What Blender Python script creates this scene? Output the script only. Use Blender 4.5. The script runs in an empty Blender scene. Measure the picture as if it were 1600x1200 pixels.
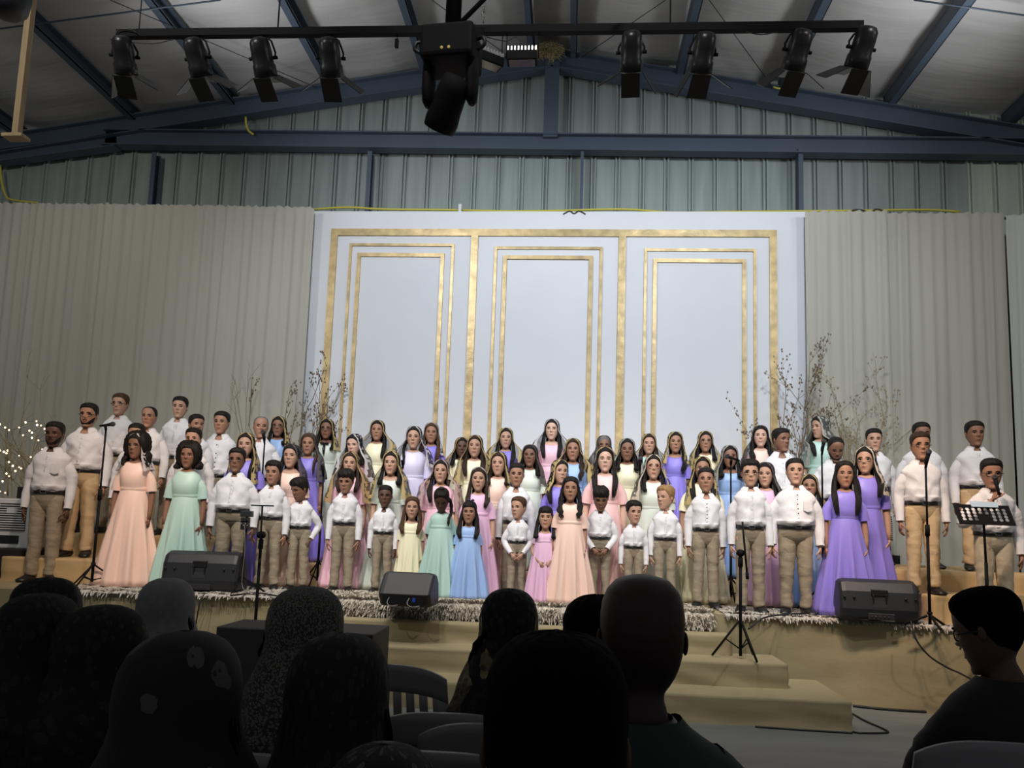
import bpy, math, random
import numpy as np
from math import sin, cos, pi, radians, sqrt, exp, tan, atan2
from mathutils import Vector, Matrix, noise

SC = bpy.context.scene
COL = SC.collection

# ------------------------------------------------------------------ camera
F_PX, CAM_H = 1200.0, 1.5
YAW, PITCH, ROLL = radians(4.5), radians(6.5), radians(1.9)
_f0 = np.array([-sin(YAW), cos(YAW), 0.0]); _r0 = np.array([cos(YAW), sin(YAW), 0.0]); _u0 = np.array([0, 0, 1.0])
FWD = _f0*cos(PITCH) + _u0*sin(PITCH); _up = _u0*cos(PITCH) - _f0*sin(PITCH)
RGT = _r0*cos(ROLL) + _up*sin(ROLL); UPV = _up*cos(ROLL) - _r0*sin(ROLL)
PPX, PPY = 800.0, 822.0 - F_PX*tan(PITCH)
CAMP = np.array([0, 0, CAM_H])
cd = bpy.data.cameras.new('camera'); cam = bpy.data.objects.new('camera', cd); COL.objects.link(cam)
cd.sensor_fit = 'HORIZONTAL'; cd.sensor_width = 36.0; cd.lens = F_PX*36.0/1600.0
cd.shift_y = (PPY - 600.0)/1600.0; cd.clip_start = 0.05; cd.clip_end = 100
cam.matrix_world = Matrix(((RGT[0], UPV[0], -FWD[0], 0), (RGT[1], UPV[1], -FWD[1], 0), (RGT[2], UPV[2], -FWD[2], CAM_H), (0, 0, 0, 1)))
SC.camera = cam

def ray(x, y): return FWD + RGT*(x-PPX)/F_PX - UPV*(y-PPY)/F_PX
def aty(x, y, Y):            # point of the wall plane at depth Y seen at a spot of the photograph
    d = ray(x, y); return CAMP + d*(Y/d[1])
def atz(x, y, Z):            # the same on a level plane
    d = ray(x, y); return CAMP + d*((Z-CAM_H)/d[2])

# ------------------------------------------------------------------ light and exposure
SC.view_settings.view_transform = 'Standard'; SC.view_settings.look = 'None'
SC.view_settings.gamma = 1.0; SC.view_settings.use_curve_mapping = False
SC.view_settings.exposure = 0.0
W = bpy.data.worlds.new('world'); SC.world = W; W.use_nodes = True
W.node_tree.nodes['Background'].inputs[0].default_value = (0.95, 0.97, 1.0, 1)
W.node_tree.nodes['Background'].inputs[1].default_value = 0.10

def spot(name, loc, target, energy, color, size_deg, blend=0.5, radius=0.12):
    l = bpy.data.lights.new(name, 'SPOT'); l.energy = energy; l.color = color
    l.spot_size = radians(size_deg); l.spot_blend = blend; l.shadow_soft_size = radius
    o = bpy.data.objects.new(name, l); COL.objects.link(o); o.location = loc
    d = Vector(target) - Vector(loc); o.rotation_euler = d.to_track_quat('-Z', 'Y').to_euler()
    return o
WARM, COOL, NEUT = (1.0, 0.80, 0.62), (0.88, 0.93, 1.0), (1.0, 0.95, 0.90)
# front of house spots, above and behind the audience
spot('front_spot', (-4.4, 1.2, 6.9), (-2.2, 8.4, 1.45), 430, (1.0, 0.94, 0.90), 48, 0.6, 0.1)
spot('front_spot', (3.8, 1.2, 6.9), (2.2, 8.4, 1.45), 430, (1.0, 0.94, 0.92), 48, 0.6, 0.1)
spot('front_spot', (-0.2, 1.4, 7.0), (-0.1, 8.4, 1.5), 330, (1.0, 0.96, 0.95), 46, 0.6, 0.1)
# cool wash on the white panel and the curtains
spot('panel_wash', (-2.5, 5.6, 6.6), (-1.6, 11.0, 4.0), 760, COOL, 95, 0.9, 0.3)
spot('panel_wash', (2.2, 5.6, 6.6), (1.6, 11.0, 4.0), 800, (0.82, 0.90, 1.0), 95, 0.9, 0.3)
# unseen wide fills added at the hall's sides, aimed up to brighten the roof
for _x, _y in ((-5.5, 3.5), (5.5, 3.5), (-5.0, 8.6), (5.0, 8.6)):
    spot('roof_fill', (_x, _y, 5.6 if _y < 5 else 6.3), (_x*.55, _y+.3, 9.0), 230 if _y < 5 else 200, (0.96, 0.97, 1.0), 165, 1.0, 0.3)
spot('curtain_fill', (-6.2, 5.0, 6.4), (-7.6, 10.8, 3.6), 400, (1.0, 0.98, 0.94), 100, 0.9, 0.3)  # pair of unseen side fills added to brighten the curtains
spot('curtain_fill', (5.6, 5.0, 6.4), (6.2, 10.8, 3.6), 340, (0.97, 0.98, 0.97), 100, 0.9, 0.3)
for _x in (-2.6, 0.2, 3.0):
    spot('step_fill', (_x, 6.3, 6.6), (_x, 6.5, 0.3), 170, (1.0, 0.97, 0.90), 62, 0.9, 0.2)  # unseen overhead fills added so the step tops and floor read brighter
# warm stage lamps over the two ends of the risers
spot('warm_spot', (-3.2, 5.2, 4.75), (-5.2, 8.3, 1.35), 170, (1.0, 0.56, 0.28), 34, 0.5, 0.08)
spot('warm_spot', (1.7, 5.2, 4.75), (3.45, 7.6, 1.1), 230, (1.0, 0.52, 0.25), 36, 0.5, 0.08)

# ------------------------------------------------------------------ materials
MATS = {}
def s2l(c):
    return tuple(((v/255.0)/12.92 if v/255.0 <= 0.04045 else ((v/255.0+0.055)/1.055)**2.4) for v in c)
def nt_new(name):
    m = bpy.data.materials.new(name); m.use_nodes = True
    nt = m.node_tree; return m, nt, nt.nodes['Principled BSDF']
def N(nt, kind, **kw):
    n = nt.nodes.new(kind)
    for k, v in kw.items(): setattr(n, k, v)
    return n
def mat(name, rgb, rough=0.6, metal=0.0, bump=0.0, bscale=30.0, var=0.0, vscale=4.0, stretch=(1, 1, 1), sheen=0.0, emit=0.0, spec=0.5, coat=0.0):
    """plain surface with a procedural bump and a small colour variation"""
    if name in MATS: return MATS[name]
    m, nt, b = nt_new(name); L = nt.links
    b.inputs['Base Color'].default_value = (*rgb, 1); b.inputs['Roughness'].default_value = rough
    b.inputs['Metallic'].default_value = metal; b.inputs['Specular IOR Level'].default_value = spec
    if sheen: b.inputs['Sheen Weight'].default_value = sheen
    if coat: b.inputs['Coat Weight'].default_value = coat
    if emit:
        b.inputs['Emission Color'].default_value = (*rgb, 1); b.inputs['Emission Strength'].default_value = emit
    if bump or var:
        tc = N(nt, 'ShaderNodeTexCoord'); mp = N(nt, 'ShaderNodeMapping'); mp.inputs['Scale'].default_value = stretch
        L.new(tc.outputs['Object'], mp.inputs['Vector'])
    if bump:
        no = N(nt, 'ShaderNodeTexNoise'); no.inputs['Scale'].default_value = bscale; no.inputs['Detail'].default_value = 3
        bp = N(nt, 'ShaderNodeBump'); bp.inputs['Strength'].default_value = min(1, bump); bp.inputs['Distance'].default_value = 0.02
        L.new(mp.outputs[0], no.inputs['Vector']); L.new(no.outputs[0], bp.inputs['Height']); L.new(bp.outputs[0], b.inputs['Normal'])
    if var:
        n2 = N(nt, 'ShaderNodeTexNoise'); n2.inputs['Scale'].default_value = vscale; n2.inputs['Detail'].default_value = 4
        cr = N(nt, 'ShaderNodeValToRGB')
        cr.color_ramp.elements[0].position = 0.3; cr.color_ramp.elements[1].position = 0.7
        cr.color_ramp.elements[0].color = (*[c*(1-var) for c in rgb], 1)
        cr.color_ramp.elements[1].color = (*[min(1, c*(1+var)) for c in rgb], 1)
        L.new(mp.outputs[0], n2.inputs['Vector']); L.new(n2.outputs[0], cr.inputs[0]); L.new(cr.outputs[0], b.inputs['Base Color'])
    MATS[name] = m; return m

def lace(name, net, thread, alpha=0.42, dens=0.42, scale=9.0):
    """lace: see-through net, a floral pattern of thicker thread and a solid scalloped border (veil UV: u around, v down)"""
    if name in MATS: return MATS[name]
    m, nt, b = nt_new(name); L = nt.links
    uv = N(nt, 'ShaderNodeUVMap'); uv.uv_map = 'UVMap'
    sx = N(nt, 'ShaderNodeSeparateXYZ'); L.new(uv.outputs[0], sx.inputs[0])
    mp = N(nt, 'ShaderNodeMapping'); mp.inputs['Scale'].default_value = (scale*2.6, scale*1.7, 1); L.new(uv.outputs[0], mp.inputs[0])
    no = N(nt, 'ShaderNodeTexNoise'); no.inputs['Scale'].default_value = 3.0; no.inputs['Detail'].default_value = 2
    L.new(mp.outputs[0], no.inputs['Vector'])
    mx = N(nt, 'ShaderNodeMix'); mx.data_type = 'VECTOR'; mx.inputs[0].default_value = 0.18
    L.new(mp.outputs[0], mx.inputs[4]); L.new(no.outputs[1], mx.inputs[5])
    vo = N(nt, 'ShaderNodeTexVoronoi'); vo.inputs['Scale'].default_value = 1.0; L.new(mx.outputs[1], vo.inputs['Vector'])
    v2 = N(nt, 'ShaderNodeTexVoronoi'); v2.inputs['Scale'].default_value = 4.0; L.new(mx.outputs[1], v2.inputs['Vector'])
    def mth(op, a, c=None, cl=False):
        n = N(nt, 'ShaderNodeMath'); n.operation = op; n.use_clamp = cl
        for i, q in enumerate((a, c)):
            if q is None: continue
            if isinstance(q, (int, float)): n.inputs[i].default_value = q
            else: L.new(q, n.inputs[i])
        return n.outputs[0]
    flower = mth('LESS_THAN', vo.outputs['Distance'], dens)
    holes = mth('GREATER_THAN', v2.outputs['Distance'], 0.22)
    pat = mth('MULTIPLY', flower, holes)
    eu = mth('ABSOLUTE', mth('SUBTRACT', sx.outputs[0], 0.5))
    wob = mth('MULTIPLY', mth('SINE', mth('MULTIPLY', sx.outputs[1], 60.0)), 0.006)
    wob2 = mth('MULTIPLY', mth('SINE', mth('MULTIPLY', sx.outputs[0], 90.0)), 0.01)
    edge = mth('MAXIMUM', mth('GREATER_THAN', mth('ADD', eu, wob), 0.455), mth('GREATER_THAN', mth('ADD', sx.outputs[1], wob2), 0.93))
    edge = mth('MULTIPLY', edge, mth('GREATER_THAN', v2.outputs['Distance'], 0.12))
    pat = mth('MAXIMUM', pat, edge)
    al = mth('ADD', mth('MULTIPLY', pat, 0.9-alpha), alpha, True)
    cm = N(nt, 'ShaderNodeMix'); cm.data_type = 'RGBA'
    cm.inputs[6].default_value = (*net, 1); cm.inputs[7].default_value = (*thread, 1)
    L.new(pat, cm.inputs[0]); L.new(cm.outputs[2], b.inputs['Base Color']); L.new(al, b.inputs['Alpha'])
    b.inputs['Roughness'].default_value = 0.8
    MATS[name] = m; return m

SKIN = {'pale': (0.62, 0.40, 0.30), 'light': (0.50, 0.30, 0.21), 'tan': (0.37, 0.20, 0.13), 'brown': (0.24, 0.125, 0.08), 'dark': (0.115, 0.058, 0.038)}
def skin(k): return mat('skin_'+k, SKIN[k], 0.5, bump=0.04, bscale=60, var=0.06, vscale=14, spec=0.35)
def lips(k): 
    c = SKIN[k]; return mat('lips_'+k, (c[0]*0.80+.01, c[1]*0.52, c[2]*0.56), 0.5)
HAIR = {'black': (0.010, 0.008, 0.007), 'brown': (0.030, 0.016, 0.010), 'chestnut': (0.07, 0.035, 0.018), 'blond': (0.30, 0.18, 0.08), 'grey': (0.16, 0.15, 0.14)}
def hairm(k): return mat('hair_'+k, HAIR[k], 0.58, spec=.22, bump=0.5, bscale=40, stretch=(3, 3, 0.35), var=0.25, vscale=20) if k != 'night' else mat('hair_night', HAIR['night'], .95, bump=.2, bscale=30, stretch=(3, 3, .35), spec=.05)
DRESS = {'peach': s2l((247, 214, 198)), 'mint': s2l((182, 216, 206)), 'purple': s2l((142, 130, 222)), 'yellow': s2l((244, 239, 204)),
         'pink': s2l((242, 196, 212)), 'blue': s2l((156, 188, 236)), 'lavender': s2l((216, 212, 240)), 'sage': s2l((214, 223, 210)),
         'rose': s2l((246, 200, 198)), 'orchid': s2l((230, 188, 218))}
def dressm(k): return mat('dress_'+k, DRESS[k], 0.42, bump=0.12, bscale=9, stretch=(1.5, 1.5, 0.5), sheen=0.15, spec=0.4)
SHIRT = lambda: mat('white_shirt_cotton', (0.74, 0.74, 0.76), 0.8, bump=0.75, bscale=8, stretch=(1, 1, 0.7))
KHAKI = lambda: mat('khaki_cotton', s2l((154, 142, 121)), 0.8, bump=0.9, bscale=7, stretch=(1, 1, 1.8))
BLACK = lambda: mat('black_leather', (0.010, 0.010, 0.011), 0.38, bump=0.1)
BLKM = lambda: mat('black_metal', (0.005, 0.005, 0.006), 0.75, spec=.2, metal=0.0, bump=0.05)
BLKP = lambda: mat('black_plastic', (0.016, 0.018, 0.022), 0.45, bump=0.15, bscale=220)
GLAS = lambda: mat('glasses_frame_black', (0.01, 0.01, 0.012), 0.25)
VEIL = {'gold': ('lace_gold', (0.02, 0.016, 0.01), (0.50, 0.38, 0.16), 0.55, 0.45, 9), 'bw': ('lace_black_white', (0.015, 0.014, 0.018), (0.56, 0.52, 0.52), 0.60, 0.38, 10),
        'black': ('lace_black', (0.012, 0.010, 0.012), (0.09, 0.075, 0.07), 0.6, 0.45, 9), 'grey': ('lace_grey', (0.10, 0.11, 0.10), (0.36, 0.35, 0.31), 0.6, 0.42, 9),
        'pinkb': ('lace_rose', (0.12, 0.08, 0.08), (0.48, 0.32, 0.30), 0.35, 0.42, 10), 'dense': ('lace_bronze', (0.10, 0.07, 0.03), (0.42, 0.28, 0.13), 0.75, 0.5, 14),
        'cream': ('lace_cream', (0.04, 0.035, 0.03), (0.62, 0.54, 0.42), 0.55, 0.42, 8), 'plain': ('veil_plain_grey', (0.20, 0.20, 0.205), (0.24, 0.24, 0.245), 0.95, 0.4, 9),
        'flower': ('veil_black_flowers', (0.006, 0.006, 0.006), (0.075, 0.07, 0.07), 0.9, 0.27, 4.2), 'lacegrey': ('lace_shawl_grey', (0.05, 0.05, 0.046), (0.16, 0.16, 0.145), 0.8, 0.5, 60),
        'night': ('lace_night', (0.006, 0.006, 0.006), (0.016, 0.016, 0.016), 0.75, 0.36, 12)}
def veilm(k): return lace(*VEIL[k])

# ------------------------------------------------------------------ mesh helpers
class MB:
    def __init__(s): s.v = []; s.f = []; s.mi = []; s.sm = []; s.n = 0; s.uv = {}
    def add(s, V, Fs, mi=0, smooth=True):
        V = np.asarray(V, float).reshape(-1, 3); o = s.n
        s.v.append(V); s.n += len(V)
        for f in Fs:
            s.f.append([i+o for i in f]); s.mi.append(mi); s.sm.append(smooth)
        return o
    def grid(s, V, wrap=True, mi=0, cap0=False, cap1=False, smooth=True, uv=None):
        V = np.asarray(V, float); n, m = V.shape[:2]; Fs = []
        mm = m if wrap else m-1
        for i in range(n-1):
            a = i*m; b = a+m
            for j in range(mm):
                k = (j+1) % m
                Fs.append((a+j, a+k, b+k, b+j))
        if cap0: Fs.append(tuple(range(m))[::-1])
        if cap1: Fs.append(tuple((n-1)*m+j for j in range(m)))
        o = s.add(V, Fs, mi, smooth)
        if uv is not None:
            U = np.asarray(uv).reshape(-1, 2)
            for i in range(len(U)): s.uv[o+i] = U[i]
        return o
    def box(s, lo, hi, mi=0):
        x0, y0, z0 = lo; x1, y1, z1 = hi
        V = [(x0, y0, z0), (x1, y0, z0), (x1, y1, z0), (x0, y1, z0), (x0, y0, z1), (x1, y0, z1), (x1, y1, z1), (x0, y1, z1)]
        s.add(V, [(3, 2, 1, 0), (4, 5, 6, 7), (0, 1, 5, 4), (1, 2, 6, 5), (2, 3, 7, 6), (3, 0, 4, 7)], mi, False)
    def bar(s, a, b, w, h, mi=0, up=(0, 0, 1)):
        a = np.array(a, float); b = np.array(b, float); d = b-a; d /= np.linalg.norm(d)
        u = np.array(up, float); r = np.cross(d, u); r /= np.linalg.norm(r); u = np.cross(r, d)
        q = [(-w/2, -h/2), (w/2, -h/2), (w/2, h/2), (-w/2, h/2)]
        V = [a+r*x+u*y for x, y in q] + [b+r*x+u*y for x, y in q]
        s.add(V, [(3, 2, 1, 0), (4, 5, 6, 7), (0, 1, 5, 4), (1, 2, 6, 5), (2, 3, 7, 6), (3, 0, 4, 7)], mi, False)
    def tube(s, P, R, seg=8, mi=0, caps=True, squash=None, smooth=True, wr=None):
        P = np.asarray(P, float); n = len(P); R = np.broadcast_to(np.asarray(R, float), (n,))
        T = np.gradient(P, axis=0); T /= (np.linalg.norm(T, axis=1, keepdims=True)+1e-12)
        ref = np.array([0, 1.0, 0]) if abs(T[0][1]) < 0.8 else np.array([1.0, 0, 0])
        out = np.zeros((n, seg, 3)); th = np.linspace(0, 2*pi, seg, endpoint=False)
        x = np.cross(ref, T[0]); x /= np.linalg.norm(x)
        for i in range(n):
            x = x - T[i]*(x@T[i]); x /= (np.linalg.norm(x)+1e-12); y = np.cross(T[i], x)
            a, b = (1, 1) if squash is None else squash
            out[i] = P[i] + R[i]*(np.outer(np.cos(th)*a, x)+np.outer(np.sin(th)*b, y))
        if wr: out = wrinkle(out, *wr)
        s.grid(out, True, mi, caps, caps, smooth); return out
    def ball(s, c, r, seg=8, rings=6, mi=0, scale=(1, 1, 1)):
        V = []
        for i in range(rings+1):
            p = pi*i/rings; rr = max(sin(p), 0.02)
            V.append([(c[0]+r*scale[0]*rr*cos(t), c[1]+r*scale[1]*rr*sin(t), c[2]-r*scale[2]*cos(p)) for t in np.linspace(0, 2*pi, seg, endpoint=False)])
        s.grid(V, True, mi, True, True)
    def cyl(s, a, b, r0, r1=None, seg=12, mi=0):
        s.tube([a, b], [r0, r0 if r1 is None else r1], seg, mi)
    def build(s, name, mats, parent=None, bevel=0.0):
        me = bpy.data.meshes.new(name)
        V = np.concatenate(s.v) if s.v else np.zeros((0, 3))
        me.from_pydata(V.tolist(), [], s.f)
        if not isinstance(mats, (list, tuple)): mats = [mats]
        for m in mats: me.materials.append(m)
        me.polygons.foreach_set('material_index', s.mi); me.polygons.foreach_set('use_smooth', s.sm)
        if s.uv:
            ul = me.uv_layers.new(name='UVMap'); U = np.zeros((s.n, 2))
            for i, u in s.uv.items(): U[i] = u
            vi = np.zeros(len(me.loops), int); me.loops.foreach_get('vertex_index', vi)
            ul.data.foreach_set('uv', U[vi].ravel())
        me.update()
        o = bpy.data.objects.new(name, me); COL.objects.link(o)
        if parent is not None: o.parent = parent
        if bevel:
            md = o.modifiers.new('bevel', 'BEVEL'); md.width = bevel; md.segments = 2; md.limit_method = 'ANGLE'; md.angle_limit = radians(40)
        return o
def tag(o, label=None, cat=None, group=None, kind=None):
    if label: o['label'] = label
    if cat: o['category'] = cat
    if group: o['group'] = group
    if kind: o['kind'] = kind
    return o
def empty(name, loc, rz=0.0, label=None, cat=None, group=None):
    o = bpy.data.objects.new(name, None); COL.objects.link(o); o.location = loc; o.rotation_euler = (0, 0, rz); o.empty_display_size = 0.1
    return tag(o, label, cat, group)
def wrinkle(V, amp, fx=9.0, fz=16.0, seed=0.0, mask=None):
    """pushes a ring grid in and out along its radius with soft ridges"""
    V = np.array(V, float); C = V.mean(axis=1, keepdims=True); D = V-C; D /= (np.linalg.norm(D, axis=2, keepdims=True)+1e-9)
    for i in range(V.shape[0]):
        for j in range(V.shape[1]):
            p = V[i, j]; n = 1-2.2*abs(noise.noise((p[0]*fx+seed, p[1]*fx, p[2]*fz+p[0]*5)))
            k = 1.0 if mask is None else mask(p)
            V[i, j] = p+D[i, j]*amp*n*k
    return V
def smooth(a, b, x):
    t = np.clip((x-a)/(b-a), 0, 1); return t*t*(3-2*t)
def interp(x, xs, ys): return np.interp(x, xs, ys)
def spline(P, n):
    P = np.asarray(P, float); m = len(P); Q = np.vstack([2*P[0]-P[1], P, 2*P[-1]-P[-2]]); out = []
    for t in np.linspace(0, m-1, n):
        i = min(int(t), m-2); u = t-i; a, b, c, d = Q[i:i+4]
        out.append(0.5*((2*b)+(c-a)*u+(2*a-5*b+4*c-d)*u*u+(3*b-a-3*c+d)*u**3))
    return np.array(out)
# ------------------------------------------------------------------ people
HT = np.array([  # z, half width, front, back, tilt (chin 0, crown 1, in head heights)
    (1.00, .03, .03, .03, 0), (.985, .13, .15, .17, 0), (.95, .215, .25, .28, 0), (.88, .282, .335, .375, 0), (.78, .322, .385, .42, 0),
    (.66, .338, .402, .43, 0), (.55, .336, .398, .425, 0), (.45, .330, .385, .40, 0), (.36, .320, .380, .36, 0), (.26, .298, .374, .31, .05),
    (.17, .268, .364, .26, .14), (.08, .225, .348, .22, .26), (.02, .185, .325, .19, .34), (-.03, .165, .24, .175, .34), (-.08, .165, .17, .18, .2), (-.16, .17, .13, .20, .08), (-.28, .18, .12, .21, 0)])[::-1]
def head_s(th, z):
    """surface of the head in head heights; th 0 is the face, z from chin (0) to crown (1)"""
    th, z = np.broadcast_arrays(np.asarray(th, float), np.asarray(z, float))
    g = lambda k: np.interp(z, HT[:, 0], HT[:, k])
    w, f, b, ti = g(1), g(2), g(3), g(4)
    c, s = np.cos(th), np.sin(th)
    p = 0.88
    x = w*np.sign(s)*np.abs(s)**p; y = np.where(c > 0, -f, b)*np.abs(c)**p
    zz = z + ti*y*np.where(c > 0, 1, 0.9) + ti*0.12
    fr = np.where((c > 0) & (z > -.02), 1.0, 0.0)*smooth(0.0, 0.35, c)
    G = lambda a, m, sg: np.exp(-((a-m)/sg)**2)
    out = .095*G(z, .375, .05)*G(x, 0, .055) + .060*G(z, .47, .075)*G(x, 0, .036) + .016*G(z, .575, .035)*G(np.abs(x), .12, .10)
    out += -.046*G(z, .485, .045)*G(np.abs(x), .140, .070) + .022*G(z, .22, .07)*G(x, 0, .10) - .016*G(z, .30, .025)*G(x, 0, .07)
    out += .018*G(z, .40, .07)*G(np.abs(x), .19, .06) + .022*G(z, .06, .05)*G(x, 0, .09) - .010*G(z, .125, .02)*G(x, 0, .09)
    y = y - out*fr
    return np.stack([x, y, zz], -1)
THF = (lambda n: (lambda p: p-.45*np.sin(p))(np.linspace(0, 2*pi, n, endpoint=False)))

class Fig:
    """one figure's measures and its head placement"""
    def __init__(s, H, kind, fat, yaw, pitch):
        s.H, s.kind, s.fat, s.yaw, s.pitch = H, kind, fat, yaw, pitch
        s.hs = .145 + .062*H; s.zc = H - s.hs*1.03; s.zs = s.zc - .22*s.hs
        male = kind in 'mb'
        s.sx = (.099 if kind == 'm' else .090 if kind == 'w' else .095)*H*(1+.5*(fat-1))
        s.zw = (.555 if male else .635)*H
    def head(s, P, w=None):
        P = np.asarray(P, float)*s.hs
        if w is None: w = 1.0
        w = np.broadcast_to(w, P.shape[:-1]); a = s.yaw*w; b = s.pitch*w
        x, y, z = P[..., 0], P[..., 1], P[..., 2]
        z0 = -.05*s.hs
        zz = z-z0
        y2 = y*np.cos(b)-zz*np.sin(b); z2 = y*np.sin(b)+zz*np.cos(b)+z0   # chin down: face swings down
        x3 = x*np.cos(a)-y2*np.sin(a); y3 = x*np.sin(a)+y2*np.cos(a)
        return np.stack([x3, y3, z2+s.zc], -1)
    def wz(s, P): return smooth(-.45, .05, np.asarray(P)[..., 2])

def torso_rows(f, lo, off=0.0, top=None, loose=0.0):
    H, zs, sx, k = f.H, f.zs, f.sx, f.fat
    fem = f.kind == 'w'
    zb = zs-.115*H; zwst = .60*H
    R = [(zs+.016*H, .040*H, .028*H, .045*H), (zs+.004*H, .050*H, .036*H, .050*H), (zs-.010*H, .070*H, .044*H, .054*H), (zs-.026*H, sx*.88, .050*H, .056*H),
         (zs-.050*H, sx*1.03, .058*H, .060*H), (zs-.080*H, sx*.99, (.068 if fem else .062)*H, .062*H), (zb, sx*.90, (.073 if fem else .066)*H, .060*H), (zs-.150*H, sx*(.82 if fem else .84), (.0635 if fem else .067)*H, .056*H)]
    if f.kind in 'wg': R += [(.635*H, .072*H, .056*H, .048*H), (.60*H, .078*H, .058*H, .052*H), (.55*H, .094*H, .062*H, .066*H), (.50*H, .10*H, .064*H, .07*H)]
    else: R += [(.64*H, sx*.84, .070*H, .056*H), (.60*H, sx*.85, .072*H, .056*H), (.57*H, sx*.84, .066*H, .056*H), (.50*H, sx*.84, .062*H, .064*H)]
    out = []; lastz = 9.0
    for z, rx, a, b in R:
        if z > lastz-.012*H: continue
        lastz = z
        if z < lo-1e-4: continue
        if top is not None and z > top+1e-4: continue
        lz = loose if z < zb else loose*.4
        kk = 1+(k-1)*float(smooth(0, .12*H, zs-z))
        kf = 1+(k-1)*(1.1 if fem else 1.7)*float(smooth(.05*H, .2*H, zs-z))
        out.append((z, rx*kk+off+lz, a*kf+off+lz, b*kk+off+lz*.5))
    return out
def rings(rows, n=32, drop=0.0, th=None, p=.92):
    th = THF(n) if th is None else th
    c, s = np.cos(th), np.sin(th); V = []
    for i, (z, rx, a, b) in enumerate(rows):
        x = rx*np.sign(s)*np.abs(s)**p; y = np.where(c > 0, -a, b)*np.abs(c)**p
        d = drop*(max(0, 2-i)/2.0)*np.maximum(0, c)**5
        V.append(np.stack([x, y, np.full_like(x, z)-d], -1))
    return np.array(V)

def arm_path(f, side, pose):
    H, sx, zs, k = f.H, f.sx, f.zs, f.fat
    S = np.array([side*(sx*.86), .004*H, zs-.052*H])
    ex = sx+.024*H+(k-1)*.08*H
    zE, zW = zs-.205*H, zs-.372*H
    if pose == 'side': E_, W_ = (ex, .012*H, zE), (ex+.004*H, -.022*H, zW); d = (0.0, -.10, -1); n = (-1, .25, 0)
    elif pose == 'clasp': E_, W_ = (ex+.008*H, .0, zE), (.052*H, -.098*H*k, zs-.315*H); d = (-.62, -.25, -.75); n = (-.3, 1.0, 0)
    elif pose == 'pocket': E_, W_ = (ex+.035*H, .035*H, zE), (sx+.010*H, -.030*H, zs-.325*H); d = (-.25, -.1, -1); n = (-1, .2, 0)
    elif pose == 'behind': E_, W_ = (ex+.004*H, .04*H, zE), (sx*.55, .085*H, zs-.34*H); d = (-.8, .1, -.5); n = (0, -1, 0)
    elif pose == 'mic': E_, W_ = (ex+.03*H, -.05*H, zE+.02*H), (.045*H, -.150*H, zs-.055*H); d = (-.35, -.1, .85); n = (-.9, .1, -.2)
    elif pose == 'lap': E_, W_ = (ex+.01*H, -.05*H, zE+.01*H), (sx*.6, -.20*H, zs-.29*H); d = (-.4, -.9, -.1); n = (0, 0, -1)
    elif pose == 'wide': E_, W_ = (ex+.085*H, -.02*H, zE+.03*H), (sx+.02*H, -.16*H, zs-.30*H); d = (-.5, -.8, 0); n = (0, 0, -1)
    m = lambda v: np.array([side*v[0], v[1], v[2]])
    return S, m(E_), m(W_), m(d), m(n)

def add_hand(mb, f, W_, d, n, side, curl=0.5, scale=1.0):
    """palm, four separate bent fingers of unequal length and a thumb from the side of the palm"""
    u = f.H/1.7*scale*.93
    d = d/np.linalg.norm(d); n = n-d*(n@d); n /= np.linalg.norm(n); t = np.cross(d, n)
    if t[1] > 0 and abs(d[2]) > .6: t = -t                  # thumb towards the front when the arm hangs
    L = .088*u
    path = [W_-d*.012*u, W_+d*.012*u, W_+d*.045*u, W_+d*L]
    V = []
    for p, a, b in zip(path, (.021*u, .025*u, .040*u, .038*u), (.018*u, .018*u, .016*u, .011*u)):
        V.append([p+t*a*cos(q)+n*b*sin(q) for q in np.linspace(0, 2*pi, 10, endpoint=False)])
    mb.grid(V, True, 0, True, True)
    for k, (o, l) in enumerate(((.0265, .070), (.0090, .079), (-.0090, .074), (-.0265, .058))):
        base = W_+d*(L-.008*u)+t*o*u; c = curl*(1+.12*k)
        P = [base]; ang = 0.12*c*3
        for seg in (.42, .33, .25):
            P.append(P[-1]+(d*cos(ang)+n*sin(ang))*l*u*seg); ang += .55*c
        mb.tube(P, [.0092*u, .0088*u, .0078*u, .0060*u], 6)
    base = W_+d*.022*u+t*.030*u
    P = [base, base+(d*.7+t*.62+n*.25)*.032*u, base+(d*.9+t*.62+n*.5)*.058*u, base+(d*1.1+t*.45+n*.62)*.078*u]
    mb.tube(P, [.014*u, .0115*u, .0098*u, .0072*u], 6)

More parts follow.
